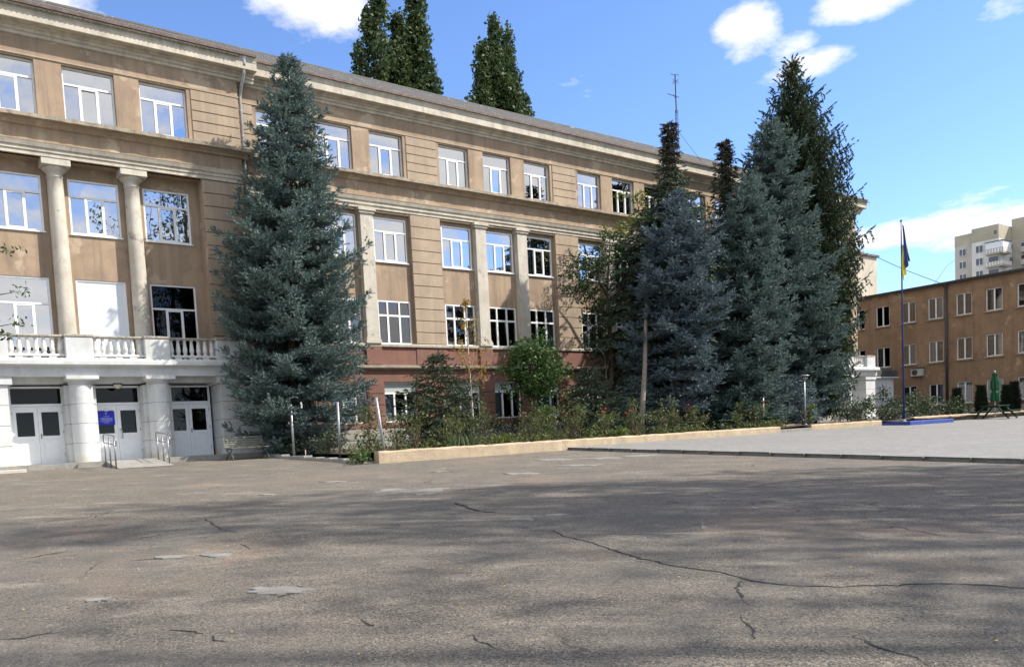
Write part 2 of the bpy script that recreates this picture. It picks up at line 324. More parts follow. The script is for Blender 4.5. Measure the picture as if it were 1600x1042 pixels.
# ---------------------------------------------------------------- mesh helpers
class MB:
    def __init__(s): s.v, s.f = [], []
    def quad(s, a, b, c, d):
        n = len(s.v); s.v += [a, b, c, d]; s.f.append((n, n+1, n+2, n+3))
    def face(s, pts):
        n = len(s.v); s.v += list(pts); s.f.append(tuple(range(n, n+len(pts))))
    def box(s, x0, x1, y0, y1, z0, z1):
        n = len(s.v)
        s.v += [(x0,y0,z0),(x1,y0,z0),(x1,y1,z0),(x0,y1,z0),(x0,y0,z1),(x1,y0,z1),(x1,y1,z1),(x0,y1,z1)]
        s.f += [(n,n+3,n+2,n+1),(n+4,n+5,n+6,n+7),(n,n+1,n+5,n+4),(n+1,n+2,n+6,n+5),(n+2,n+3,n+7,n+6),(n+3,n,n+4,n+7)]
    def fb(s, u0, u1, o0, o1, z0, z1):          # box in facade coordinates (out is -y)
        s.box(u0, u1, -o1, -o0, z0, z1)
    def bevbox(s, x0, x1, y0, y1, z0, z1, b):   # box with its front (-y) edges chamfered
        n = len(s.v)
        s.v += [(x0,y1,z0),(x1,y1,z0),(x1,y1,z1),(x0,y1,z1),(x0,y0+b,z0),(x1,y0+b,z0),(x1,y0+b,z1),(x0,y0+b,z1),(x0+b,y0,z0+b),(x1-b,y0,z0+b),(x1-b,y0,z1-b),(x0+b,y0,z1-b)]
        for a, c in ((0,4),(4,8)):
            for i in range(4):
                j = (i+1) % 4; s.f.append((n+a+i, n+a+j, n+c+j, n+c+i))
        s.f.append((n+8, n+9, n+10, n+11))
    def tube(s, pts, rad, k=8, cap=True):
        pts = [Vector(p) for p in pts]
        if isinstance(rad, (int, float)): rad = [rad]*len(pts)
        n0 = len(s.v); prev = None
        for i, p in enumerate(pts):
            t = (pts[min(i+1, len(pts)-1)] - pts[max(i-1, 0)]).normalized()
            a = prev if prev is not None else (Vector((0, 0, 1)) if abs(t.z) < .9 else Vector((1, 0, 0)))
            e1 = (a - t*a.dot(t)).normalized(); e2 = t.cross(e1); prev = e1
            for j in range(k):
                an = 2*math.pi*j/k
                s.v.append(tuple(p + (e1*math.cos(an) + e2*math.sin(an))*rad[i]))
        for i in range(len(pts)-1):
            for j in range(k):
                j2 = (j+1) % k; a = n0+i*k
                s.f.append((a+j, a+j2, a+k+j2, a+k+j))
        if cap:
            s.f.append(tuple(range(n0+k-1, n0-1, -1))); e = n0+(len(pts)-1)*k; s.f.append(tuple(range(e, e+k)))
    def lathe(s, prof, cx=0, cy=0, k=24, z0=0):
        n0 = len(s.v)
        for r, z in prof:
            for j in range(k):
                an = 2*math.pi*j/k; s.v.append((cx+r*math.cos(an), cy+r*math.sin(an), z0+z))
        for i in range(len(prof)-1):
            for j in range(k):
                j2 = (j+1) % k; a = n0+i*k; s.f.append((a+j, a+j2, a+k+j2, a+k+j))
        s.f.append(tuple(range(n0+k-1, n0-1, -1))); e = n0+(len(prof)-1)*k; s.f.append(tuple(range(e, e+k)))
    def profile(s, pts, u0, u1, m0=0, m1=0):    # extrude an (out, z) outline along u; m: mitre growth per out
        a = [(u0-m0*o, -o, z) for o, z in pts]; b = [(u1+m1*o, -o, z) for o, z in pts]
        n = len(pts)
        for i in range(n-1): s.quad(a[i], b[i], b[i+1], a[i+1])
        s.face(a[::-1]); s.face(b)
    def wall(s, u0, u1, z0, z1, o, holes, depth):  # facade sheet with openings and their reveals
        us = sorted({u0, u1, *[h[0] for h in holes], *[h[1] for h in holes]}); zs = sorted({z0, z1, *[h[2] for h in holes], *[h[3] for h in holes]})
        for i in range(len(us)-1):
            for j in range(len(zs)-1):
                cu, cz = (us[i]+us[i+1])/2, (zs[j]+zs[j+1])/2
                if any(h[0] < cu < h[1] and h[2] < cz < h[3] for h in holes): continue
                s.quad((us[i],-o,zs[j]), (us[i+1],-o,zs[j]), (us[i+1],-o,zs[j+1]), (us[i],-o,zs[j+1]))
        for a, b, c, d in holes:
            y0, y1 = -o, -o+depth
            s.quad((a,y0,c),(a,y1,c),(a,y1,d),(a,y0,d)); s.quad((b,y1,c),(b,y0,c),(b,y0,d),(b,y1,d))
            s.quad((a,y0,c),(b,y0,c),(b,y1,c),(a,y1,c)); s.quad((a,y1,d),(b,y1,d),(b,y0,d),(a,y0,d))
    def mesh(s, name, mat, smooth=False):
        me = bpy.data.meshes.new(name); me.from_pydata([tuple(p) for p in s.v], [], s.f); me.materials.append(mat)
        if smooth:
            me.polygons.foreach_set('use_smooth', [True]*len(me.polygons))
        me.update(); return me
    def build(s, name, mat, parent=None, smooth=False, kind=None):
        return part(name, s.mesh(name, mat, smooth), parent, kind=kind)

def part(name, me, parent=None, loc=(0, 0, 0), rot=None, kind=None, scale=None):
    o = bpy.data.objects.new(name, me); COL.objects.link(o); o.location = loc
    if rot: o.rotation_euler = rot
    if scale: o.scale = scale
    if parent: o.parent = parent
    if kind: o['kind'] = kind
    return o
def tag(o, label=None, cat=None, group=None, kind=None):
    if label: o['label'] = label
    if cat: o['category'] = cat
    if group: o['group'] = group
    if kind: o['kind'] = kind
    return o
def thing(name, label, cat, loc, rz=FA, group=None):
    o = bpy.data.objects.new(name, None); COL.objects.link(o); o.location = loc; o.rotation_euler = (0, 0, rz); o.empty_display_size = .3
    return tag(o, label, cat, group)
def soup(name, tri, mat):                        # tri: (n, k, 3) loose faces
    tri = np.asarray(tri, dtype=np.float32); n, k = tri.shape[:2]
    me = bpy.data.meshes.new(name)
    me.vertices.add(n*k); me.vertices.foreach_set('co', tri.reshape(-1))
    me.loops.add(n*k); me.loops.foreach_set('vertex_index', np.arange(n*k, dtype=np.int32))
    me.polygons.add(n); me.polygons.foreach_set('loop_start', np.arange(0, n*k, k, dtype=np.int32))
    try: me.polygons.foreach_set('loop_total', np.full(n, k, dtype=np.int32))
    except Exception: pass
    me.materials.append(mat); me.update(calc_edges=True); return me

# ---------------------------------------------------------------- ground
g = MB()
US = [-300, -60, -40, -25, -15, -10.4, 0, 20, 50, 100, 300]; OS = [-300, -60, -20, 0, 10, 20, 30, 40, 60, 90, 300]
for i in range(len(US)-1):
    for j in range(len(OS)-1):
        q = [(US[i], OS[j+1]), (US[i+1], OS[j+1]), (US[i+1], OS[j]), (US[i], OS[j])]
        g.face([(u, -o, gz(o)) for u, o in q])
yard = g.build('asphalt_yard', M['asphalt']); yard.location = W(0, 0, 0); yard.rotation_euler = (0, 0, FA)
tag(yard, 'cracked grey asphalt yard in front of the school', kind='structure')

def ribbon(pts, w0, w1, dz, seed):
    rnd = random.Random(seed); P = []
    for i in range(len(pts)-1):
        a, b = Vector(pts[i]), Vector(pts[i+1]); n = max(2, int((b-a).length/.07))
        for k in range(n): P.append(a.lerp(b, k/n) + Vector((rnd.uniform(-1, 1), rnd.uniform(-1, 1)))*(.034 if k % 3 == 0 else .018))
    P.append(Vector(pts[-1])); mb = MB(); L, Rr = [], []
    for i, p in enumerate(P):
        t = (P[min(i+1, len(P)-1)]-P[max(i-1, 0)]).normalized(); nrm = Vector((-t.y, t.x))
        w = (rnd.uniform(w0, w1)*rnd.choice((1, 1, .5, 1.2)))*min(1, .25+i*.25, .25+(len(P)-1-i)*.25)
        a, b = p+nrm*w, p-nrm*w
        L.append((a.x, -a.y, gz(a.y)+dz)); Rr.append((b.x, -b.y, gz(b.y)+dz))
    for i in range(len(P)-1): mb.quad(L[i], Rr[i], Rr[i+1], L[i+1])
    return mb
CR = [[(-15.66,25.12),(-15.91,25.59),(-15.96,26.0),(-16.19,26.65),(-16.33,27.13),(-16.41,27.51),(-16.39,27.79),(-16.35,28.1),(-16.46,28.37),(-16.46,28.62),(-16.24,28.99),(-15.79,29.31),(-15.44,29.54),(-15.3,29.77),(-15.2,29.99),(-14.9,30.6)],
 [(-16.5,28.4),(-16.71,28.49),(-17.06,28.79),(-17.19,28.94)],[(-17.38,29.81),(-17.54,30.04),(-17.58,30.26),(-17.68,30.41)],[(-14.69,21.69),(-14.94,22.34),(-15.12,22.86),(-15.07,23.26)],
 [(-17.06,24.02),(-16.95,24.22)],[(-20.81,26.67),(-20.68,26.83),(-20.64,26.95)],[(-20.62,27.02),(-20.61,27.16),(-20.59,27.27)],[(-21.82,26.14),(-21.69,26.21),(-21.58,26.18),(-21.37,26.2)],
 [(-20.3,23.39),(-20.04,23.59),(-19.75,23.66),(-19.63,23.73)],[(-19.6,27.36),(-19.62,27.58)],[(-18.97,23.24),(-19.0,23.66)],[(-13.23,27.56),(-12.76,27.84),(-12.95,28.28),(-13.13,28.55)],
 [(-17.48,29.06),(-17.77,29.36),(-17.93,29.49)],[(-19.24,28.18),(-19.31,28.61)],[(-18.28,23.27),(-18.06,23.35)],[(-14.81,18.48),(-14.5,19.08),(-13.51,18.69),(-12.85,18.9)],
 [(-18.46,20.42),(-18.7,21.8),(-18.66,22.34)],[(-9.29,26.9),(-8.84,27.74)],[(-11.18,18.95),(-10.58,18.67),(-9.68,18.76),(-8.67,18.98)]]
WIDE = {0: (.008, .022), 3: (.02, .06), 5: (.008, .02), 6: (.006, .014), 9: (.01, .022), 7: (.008, .018), 4: (.01, .025), 10: (.008, .02)}
for i, c in enumerate(CR):
    ribbon(c, *WIDE.get(i, (.005, .014)), .004, i).build('crack_and_edge_shade', M['crack_and_edge_shade'], yard)
for i, c in enumerate([[(-15.71,25.59),(-15.36,25.88),(-14.73,26.62)],[(-11.91,25.04),(-11.19,24.04),(-10.32,23.97),(-9.02,23.73),(-7.66,24.06)],[(-12.1,25.44),(-12.48,25.9)],[(-13.88,25.97),(-14.42,26.44)],[(-11.22,25.61),(-11.16,26.89),(-11.12,27.37)]]):
    ribbon(c, .006, .03, .006, 50+i).build('scuff_line', M['chalk'], yard)
def blob(u, o, ru, ro, h, mat, name, seed, parent, ang=0, jag=.35, n=18):
    rnd = random.Random(seed); mb = MB(); T, B = [], []
    for k in range(n):
        a = 2*math.pi*k/n; r = 1+rnd.uniform(-jag, jag)*.9
        x, y = ru*math.cos(a)*r, ro*math.sin(a)*r
        x, y = x*math.cos(ang)-y*math.sin(ang), x*math.sin(ang)+y*math.cos(ang)
        T.append((u+x*.96, -(o+y*.96), gz(o+y)+h)); B.append((u+x, -(o+y), gz(o+y)-.01))
    mb.face(T[::-1])
    for k in range(n): mb.quad(B[k], T[k], T[(k+1) % n], B[(k+1) % n])
    return mb.build(name, mat, parent)
PT = [(-10.14,18.05,.41),(-5.16,15.67,.58),(-6.16,14.96,.59),(-7.51,17.27,.44),(-14.11,16.14,.23),(-16.32,17.7,.15),(-10.87,15.86,.21),(-14.04,19.28,.6),(-15.33,24.1,.16),(-14.66,24.15,.16),(-19.7,26.02,.25),(-19.9,23.57,.17),(-19.47,23.83,.15),(-20.99,25.29,.1),(-14.25,20.15,.2),(-3.69,15.96,.49)]
for i, (u, o, r) in enumerate(PT):
    # patches lie stretched across the line of sight
    blob(u, o, r*1.1, r*.62, .014, M['patch'], 'concrete_patch', 100+i, yard, ang=math.radians(35), jag=.4)
    if r > .2:                                    # the patch's broken lower edge, its shaded step face painted as a dark ribbon
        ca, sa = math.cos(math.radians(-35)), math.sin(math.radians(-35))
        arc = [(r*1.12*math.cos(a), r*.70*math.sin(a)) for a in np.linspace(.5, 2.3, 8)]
        ribbon([(u+x*ca-y*sa, o+x*sa+y*ca) for x, y in arc], .004, .018, .005, 300+i).build('crack_and_edge_shade', M['crack_and_edge_shade'], yard)

# paved plaza, a step above the asphalt, with its kerb stones
PU0 = -2.2
def pz(o): return gz(o)+.10
pv = MB()
ou = [11.3, 16, 22, 28, 40, 60]
for j in range(len(ou)-1):
    pv.face([(PU0+.0, -ou[j+1], pz(ou[j+1])), (110, -ou[j+1], pz(ou[j+1])), (110, -ou[j], pz(ou[j])), (PU0, -ou[j], pz(ou[j]))])
plaza = pv.build('paved_plaza', M['paving']); plaza.location = W(0, 0, 0); plaza.rotation_euler = (0, 0, FA)
tag(plaza, 'pale grey paved plaza beside the asphalt yard', kind='structure')
kb = MB(); kb.bevbox(-.49, .49, -.06, .06, -.2, .012, .01); kme = kb.mesh('kerb_stone', M['kerb'])
for i in range(30):
    o = 11.9+i
    part('kerb_stone', kme, plaza, (PU0-.06+random.uniform(-.012, .012), -o, pz(o)+random.uniform(-.012, .008)), (0, -.0434, math.pi/2+random.uniform(-.01, .01)))

# garden bed behind the ochre wall
GZ = -.22
gd = MB()
for i in range(40):
    for j in range(8):
        a, b = -9.6+i*1.5, -9.6+(i+1)*1.5; c, d = .0+j*1.39, .0+(j+1)*1.39
        f = lambda u, o: GZ+.04*math.sin(u*1.7+o)+.03*math.sin(o*2.3-u)+(-.05 if o > 10.9 else 0)+(.0)
        gd.face([(u, -o, f(u, o)) for u, o in ((a, d), (b, d), (b, c), (a, c))])
soil = gd.build('garden_soil', M['soil']); soil.location = W(0, 0, 0); soil.rotation_euler = (0, 0, FA)
tag(soil, 'dark garden soil bed along the school wall', kind='structure')

# ---------------------------------------------------------------- windows (meshes shared by all copies)
def frame_bars(mb, w, h, bars, y0=-.05, y1=.03):
    for x0, x1, z0, z1, d in bars: mb.box(x0, x1, y0-d, y1, z0, z1)
WK = {}
def window_kind(key, w, h, dark=False):
    k = (key, round(w, 3), round(h, 3), dark)
    if k in WK: return WK[k]
    t = .065; fm = MB(); panes = []; extra = []
    def rim(): return [(0, t, 0, h, 0), (w-t, w, 0, h, 0), (t, w-t, 0, t, 0), (t, w-t, h-t, h, 0)]
    bars = rim()
    if key == 'T':                               # broad transom light over three lights, opening sash in the middle
        zt = h*.69; a, b = w*.335, w*.665
        bars += [(t, w-t, zt-.035, zt+.035, 0), (a-.05, a+.05, t, zt-.035, 0), (b-.05, b+.05, t, zt-.035, 0),
                 (a+.05, b-.05, t, t+.055, -.012), (a+.05, b-.05, zt-.09, zt-.035, -.012)]
        panes = [(t, w-t, zt+.035, h-t), (t, a-.05, t, zt-.035), (a+.05, b-.05, t+.055, zt-.09), (b+.05, w-t, t, zt-.035)]
    elif key == 'X':                             # three small top lights over three long ones
        zt = h*.66; a, b = w*.30, w*.66
        bars += [(t, w-t, zt-.045, zt+.045, 0)]
        for q in (a, b): bars += [(q-.05, q+.05, t, zt-.045, 0), (q-.04, q+.04, zt+.045, h-t, 0)]
        panes = [(t, a-.04, zt+.045, h-t), (a+.04, b-.04, zt+.045, h-t), (b+.04, w-t, zt+.045, h-t), (t, a-.05, t, zt-.045), (a+.05, b-.05, t, zt-.045), (b+.05, w-t, t, zt-.045)]
    elif key == 'G':                             # ground floor: filled-in top, two or three lights below
        zt = h*.72; a, b = w*.33, w*.68
        bars += [(t, w-t, zt-.04, zt+.04, 0), (a-.045, a+.045, t, zt-.04, 0), (b-.045, b+.045, t, zt-.04, 0)]
        extra = [(t, w-t, zt+.04, h-t)]
        panes = [(t, a-.045, t, zt-.04), (a+.045, b-.045, t, zt-.04), (b+.045, w-t, t, zt-.04)]
    elif key == 'D':                             # two lights
        a = w*.5
        bars += [(a-.05, a+.05, t, h-t, 0)]
        panes = [(t, a-.05, t, h-t), (a+.05, w-t, t, h-t)]
    elif key == 'B':                             # blank panel in place of a window
        extra = [(t, w-t, t, h-t)]
    frame_bars(fm, w, h, bars)
    fme = fm.mesh('window_frame', M['pvc'])
    pm = []
    for x0, x1, z0, z1 in panes:
        mb = MB(); mb.quad((x0, 0, z0), (x1, 0, z0), (x1, 0, z1), (x0, 0, z1))
        cx, cz = (x0+x1)/2, (z0+z1)/2
        mb.v = [(x-cx, y, z-cz) for x, y, z in mb.v]
        pm.append((mb.mesh('pane', M['glasswing'] if key in 'DXG' else (M['glass'] if not dark else M['glassdark'])), (cx, -.005, cz)))
    ex = []
    for x0, x1, z0, z1 in extra:
        mb = MB(); mb.box(x0+.001, x1-.001, -.02, .02, z0+.001, z1-.001); ex.append(mb.mesh('infill_panel', M['panel'] if key == 'B' else M['panel_green']))
    sl = MB(); sl.box(-.04, w+.04, -.13, .0, -.045, -.003); sme = sl.mesh('sill', M['pvc'])
    WK[k] = (fme, pm, ex, sme); return WK[k]
CURT = {}
def curtain_mesh(w, h, seed):
    k = (round(w, 2), round(h, 2), seed)
    if k in CURT: return CURT[k]
    rnd = random.Random(seed); mb = MB(); n = 22; ph = rnd.uniform(0, 6)
    for i in range(n):
        xs = [w*i/n, w*(i+1)/n]; ys = [.035*math.sin(ph+x*26)+.015*math.sin(x*61+ph) for x in xs]
        taper = rnd.choice((0, 0))
        mb.quad((xs[0], ys[0], 0), (xs[1], ys[1], 0), (xs[1], ys[1], h), (xs[0], ys[0], h))
    CURT[k] = mb.mesh('curtain', M['curtain'], True); return CURT[k]
WRND = random.Random(21)
def window(parent, key, u, o, z, w, h, sill=True, curtain=0, side=0, glassm=None):
    fme, pm, ex, sme = window_kind(key, w, h, bool(glassm))
    f = part('window', fme, parent, (u, -o, z))
    for i_, (me, c) in enumerate(pm):
        aj = WRND.choice((0, 0, 0, 2.2, -3.0)) if i_ in (2, 4) else 0
        p = part('pane', me, f, c, (math.radians(WRND.gauss(aj, .45)), 0, math.radians(WRND.gauss(0, .4))))
    for me in ex: part('infill_panel', me, f)
    if sill: part('sill', sme, f)
    if curtain:
        cw = w*curtain; part('curtain', curtain_mesh(cw, h*.98, WRND.randint(0, 4)), f, ((w-cw) if side else 0, .16, .01))
    return f

# ---------------------------------------------------------------- the school
school = thing('school_building', 'long tan three storey school with red base and white columned portico', 'building', W(0, 0, 0))
Z3B, Z3T, Z2B, Z2T, Z1B, Z1T, ZGB, ZGT = 12.335, 14.26, 8.43, 10.435, 4.637, 6.654, 1.0, 2.88
WW, WS, GS, U00 = 1.797, 2.697, 9.222, .718
UL, UR = -9.4, 27.3; RC = (-15.1, 33.0); RHW = 5.7
FO = .18                                         # face of the long wing
groups = [U00+GS*g_ for g_ in (-1, 0, 1, 2)]
wl_ = MB(); pr_ = MB(); rd_ = MB()
holes = []
for u0 in groups:
    for i in range(3):
        u = u0+i*WS; holes.append((u, u+WW, Z3B, Z3T))
wl_.wall(UL, UR, 11.2, 15.0, FO, holes, .30)
gh = []
for u0 in groups:
    for i in range(3):
        u = u0+i*WS; gh.append((u, u+WW, ZGB, ZGT))
rd_.wall(UL, UR, .72, 3.49, FO+.04, gh, .34)
rd_.wall(UL, UR, 3.49, 4.52, FO+.0, [], .2)
bays = [(u0-.14, u0+2*WS+WW+.14) for u0 in groups]
prev = UL
for a, b in bays:
    wl_.fb(prev, a, -.25, FO, 4.52, 11.2)
    rd_.fb(prev-.02 if prev > UL else prev, a+.02, FO, FO+.03, 3.66, 4.50)
    prev = b
wl_.fb(prev, UR, -.25, FO, 4.52, 11.2); rd_.fb(prev-.02, UR, FO, FO+.03, 3.66, 4.50)
for a, b in bays:
    hs = [(a+.14+i*WS, a+.14+i*WS+WW, zb, zt) for i in range(3) for zb, zt in ((Z2B, Z2T), (Z1B+.01, Z1T))]
    wl_.wall(a, b, 4.52, 10.62, .02, hs, .16)
    wl_.fb(a, b, -.25, FO, 10.62, 11.2)
wl_.build('wall', M['stucco'], school)
rd_.build('painted_base_wall', M['red'], school)
pb = MB(); pb.fb(UL, UR, -.1, FO+.10, -.5, .72); pb.build('plinth', M['plinth'], school)

# trim along the wing; the end pavilions carry the same courses further out
def cornice_parts(u0, u1, F, l, r):
    # l, r: 1 where the course returns round a free corner
    ext = lambda o: (u0-(o if l else 0), u1+(o if r else 0))
    c = MB(); c.profile([(F, 14.98), (F+.07, 15.0), (F+.07, 15.10), (F+.14, 15.12), (F+.14, 15.21), (F+.24, 15.24), (F+.24, 15.30), (F+.50, 15.31), (F+.52, 15.33), (F+.52, 15.60), (F+.53, 15.61), (F+.54, 15.68), (F+.57, 15.75), (F+.59, 15.80), (F-.1, 15.80)], u0-(.7 if l else 0), u1+(.7 if r else 0))
    c.build('cornice', M['cream'], school)
    gt = MB(); gt.fb(u0-(.66 if l else 0), u1+(.66 if r else 0), F+.3, F+.66, 15.803, 15.90); gt.build('eave_gutter', M['gutter'], school)
    b = MB(); b.fb(*ext(.04), F-.02, F+.035, 14.32, 14.38); b.build('frieze_fillet', M['pier'], school)
    s = MB(); s.profile([(F, 11.90), (F+.10, 11.92), (F+.12, 12.0), (F+.20, 12.06), (F+.22, 12.09), (F-.1, 12.09)], u0-(.22 if l else 0), u1+(.22 if r else 0)); s.build('string_moulding', M['stucco'], school)
    s = MB(); rnd = random.Random(int(u0*7)); a = u0-(.42 if l else 0); e = u1+(.42 if r else 0); n = int((e-a)/.22)
    edge = [(a+(e-a)*i/n, F+.40+rnd.uniform(-.025, .015), 12.25+rnd.uniform(-.02, .012)) for i in range(n+1)]
    for i in range(n):
        (p, o1, z1), (q, o2, z2) = edge[i], edge[i+1]
        s.quad((p, -o1, 12.093), (q, -o2, 12.093), (q, -o2, z2-.02), (p, -o1, z1-.02)); s.quad((p, -o1, z1-.02), (q, -o2, z2-.02), (q, -(F-.1), z2+.02), (p, -(F-.1), z1+.02))
        s.quad((p, -(F-.1), 12.093), (q, -(F-.1), 12.093), (q, -o2, 12.093), (p, -o1, 12.093))
    s.box(a-.002, a, -(F+.40), -(F-.1), 12.093, 12.23); s.box(e, e+.002, -(F+.40), -(F-.1), 12.093, 12.23)
    s.build('ledge', M['concrete'], school)
cornice_parts(UL, UR, FO, 0, 0)
e = MB(); e.profile([(FO-.1, 10.72), (FO+.05, 10.72), (FO+.05, 10.86), (FO+.10, 10.87), (FO+.10, 11.02), (FO+.15, 11.03), (FO+.20, 11.17), (FO+.22, 11.2), (FO-.1, 11.2)], UL, UR); e.build('entablature', M['cream'], school)
e = MB(); e.profile([(FO-.3, 4.50), (FO+.10, 4.50), (FO+.12, 4.60), (FO+.08, 4.632), (FO-.3, 4.634)], UL, UR); e.build('sill_course', M['cream'], school)
e = MB(); e.profile([(FO, 3.42), (FO+.20, 3.47), (FO+.24, 3.52), (FO+.24, 3.62), (FO+.02, 3.657)], UL, UR); e.build('base_ledge', M['concrete'], school)

# smooth pilasters between the lower windows, each with its capital
pm_ = MB(); pm_.bevbox(-.33, .33, -.27, .0, 4.92, 10.42, .012); pil = pm_.mesh('pilaster', M['column'])
cm_ = MB()
for hw, z0, z1, o in ((.35, 10.42, 10.47, .29), (.40, 10.47, 10.58, .33), (.45, 10.58, 10.718, .38)): cm_.box(-hw, hw, -o, -.0, z0, z1)
cap_ = cm_.mesh('capital', M['cream'])
bm_ = MB(); bm_.box(-.40, .40, -.33, 0, 4.636, 4.80); bm_.box(-.36, .36, -.30, 0, 4.80, 4.918); bas = bm_.mesh('pilaster_base', M['column'])
rb = MB(); rb.bevbox(-.42, .42, -.10, .0, 3.66, 4.498, .02); rbm = rb.mesh('pilaster_pedestal', M['red'])
for u0 in groups:
    for i in (0, 1):
        uc = u0+i*WS+(WW+WS)/2
        p = part('pilaster', pil, school, (uc, -.022, 0)); part('capital', cap_, p); part('pilaster_base', bas, p)
        part('pilaster_pedestal', rbm, school, (uc, -(FO+.002), 0))

# rusticated courses on the broad piers
BL = {}
def block(w, h, mat):
    k = (round(w, 3), round(h, 3), mat)
    if k not in BL:
        mb = MB(); mb.bevbox(-w/2, w/2, -.03, .02, .013, h-.013, .014); BL[k] = mb.mesh('stucco_block', M[mat])
    return BL[k]
def courses(a, b, o, z0, z1, n, mat='pier', name='stucco_block'):
    h = (z1-z0)/n
    j_ = MB(); j_.fb(a+.004, b-.004, o-.01, o+.004, z0, z1); j_.build('course_joint', M['joint'], school)
    for i in range(n): part(name, block(b-a, h, mat), school, ((a+b)/2, -(o+.002), z0+i*h))
piers = [(bays[i][1]+.02, bays[i+1][0]-.02) for i in range(3)]+[(UL+.02, bays[0][0]-.02), (bays[3][1]+.02, UR-.02)]
for a, b in piers:
    courses(a, b, FO, 4.66, 10.70, 11)
    courses(a, b, FO, 12.31, 14.30, 4 if False else 5)
for a, b in piers[:3]:
    pass
ra = [(-10.2, gh[0][0]-.05)]
gaps = sorted([h for h in gh])
for i in range(len(gaps)-1):
    a, b = gaps[i][1]+.05, gaps[i+1][0]-.05
    courses(a, b, FO+.04, .76, 2.86, 4, 'red', 'painted_block')

# windows of the wing
for gi, u0 in enumerate(groups):
    for i in range(3):
        u = u0+i*WS
        window(school, 'T', u, -.02, Z3B, WW, Z3T-Z3B, sill=False, curtain=WRND.choice((0, .2, .25, .15)), side=WRND.randint(0, 1))
        window(school, 'T', u, -.03, Z2B, WW, Z2T-Z2B, curtain=WRND.choice((0, .25, .3, .45)), side=WRND.randint(0, 1))
        window(school, 'X', u, -.03, Z1B+.01, WW, Z1T-Z1B-.01, sill=False, curtain=WRND.choice((0, 0, .25, .2)), side=1)
        window(school, 'G', u, .02, ZGB, WW, ZGT-ZGB, curtain=WRND.choice((.6, .9, .4)), side=0)

# the two end pavilions with columned balconies over white porticoes
def groove_wall(mb, jm, a, b, o0, o1, z0, z1, n):
    h = (z1-z0)/n
    for i in range(n):
        mb.append((a, b, o0, o1, z0+i*h+.008, z0+(i+1)*h-.008))
    jm.fb(a+.012, b-.012, o0, o1-.014, z0, z1)
colp = MB()
prof = [(.40, 3.62), (.40, 3.74), (.36, 3.80), (.315, 3.86)]
for i in range(13):
    t = i/12; prof.append((.305-.035*t**1.8, 3.9+t*(10.30-3.9)))
prof += [(.285, 10.31), (.30, 10.34), (.285, 10.38), (.28, 10.46), (.33, 10.52), (.42, 10.60), (.44, 10.66)]
colp.lathe(prof, k=32); COLM = colp.mesh('column', M['column'], True)
ab = MB(); ab.bevbox(-.49, .49, -.49, .49, 10.66, 10.895, .012); ABM = ab.mesh('abacus', M['column'])
gp_ = MB(); n_ = 4; h_ = (2.72+.05)/n_; pr = []
for i in range(n_):
    z = -.05+i*h_; pr += [(.375, z+.0), (.40, z+.014), (.40, z+h_-.014), (.375, z+h_)]
pr += [(.40, 2.735), (.43, 2.76), (.40, 2.79), (.42, 2.82), (.50, 2.87)]
gp_.lathe(pr, k=32); GCOL = gp_.mesh('portico_column', M['white'])
gab = MB(); gab.bevbox(-.54, .54, -.54, .54, 2.87, 3.0, .01); GAB = gab.mesh('abacus', M['white'])
bl_ = MB(); s4 = [(.085, 0), (.085, .045), (.055, .06), (.085, .14), (.092, .19), (.05, .52), (.045, .545), (.07, .56), (.07, .60)]
bl_.lathe(s4, k=10); BAL = bl_.mesh('baluster', M['baluster'], False)
pd = MB(); pd.bevbox(-.45, .45, -.28, .28, 3.61, 4.36, .012); PED = pd.mesh('balustrade_pedestal', M['white'])
pc = MB(); pc.bevbox(-.48, .48, -.31, .31, 4.362, 4.45, .015); PCAP = pc.mesh('pedestal_cap', M['rail'])

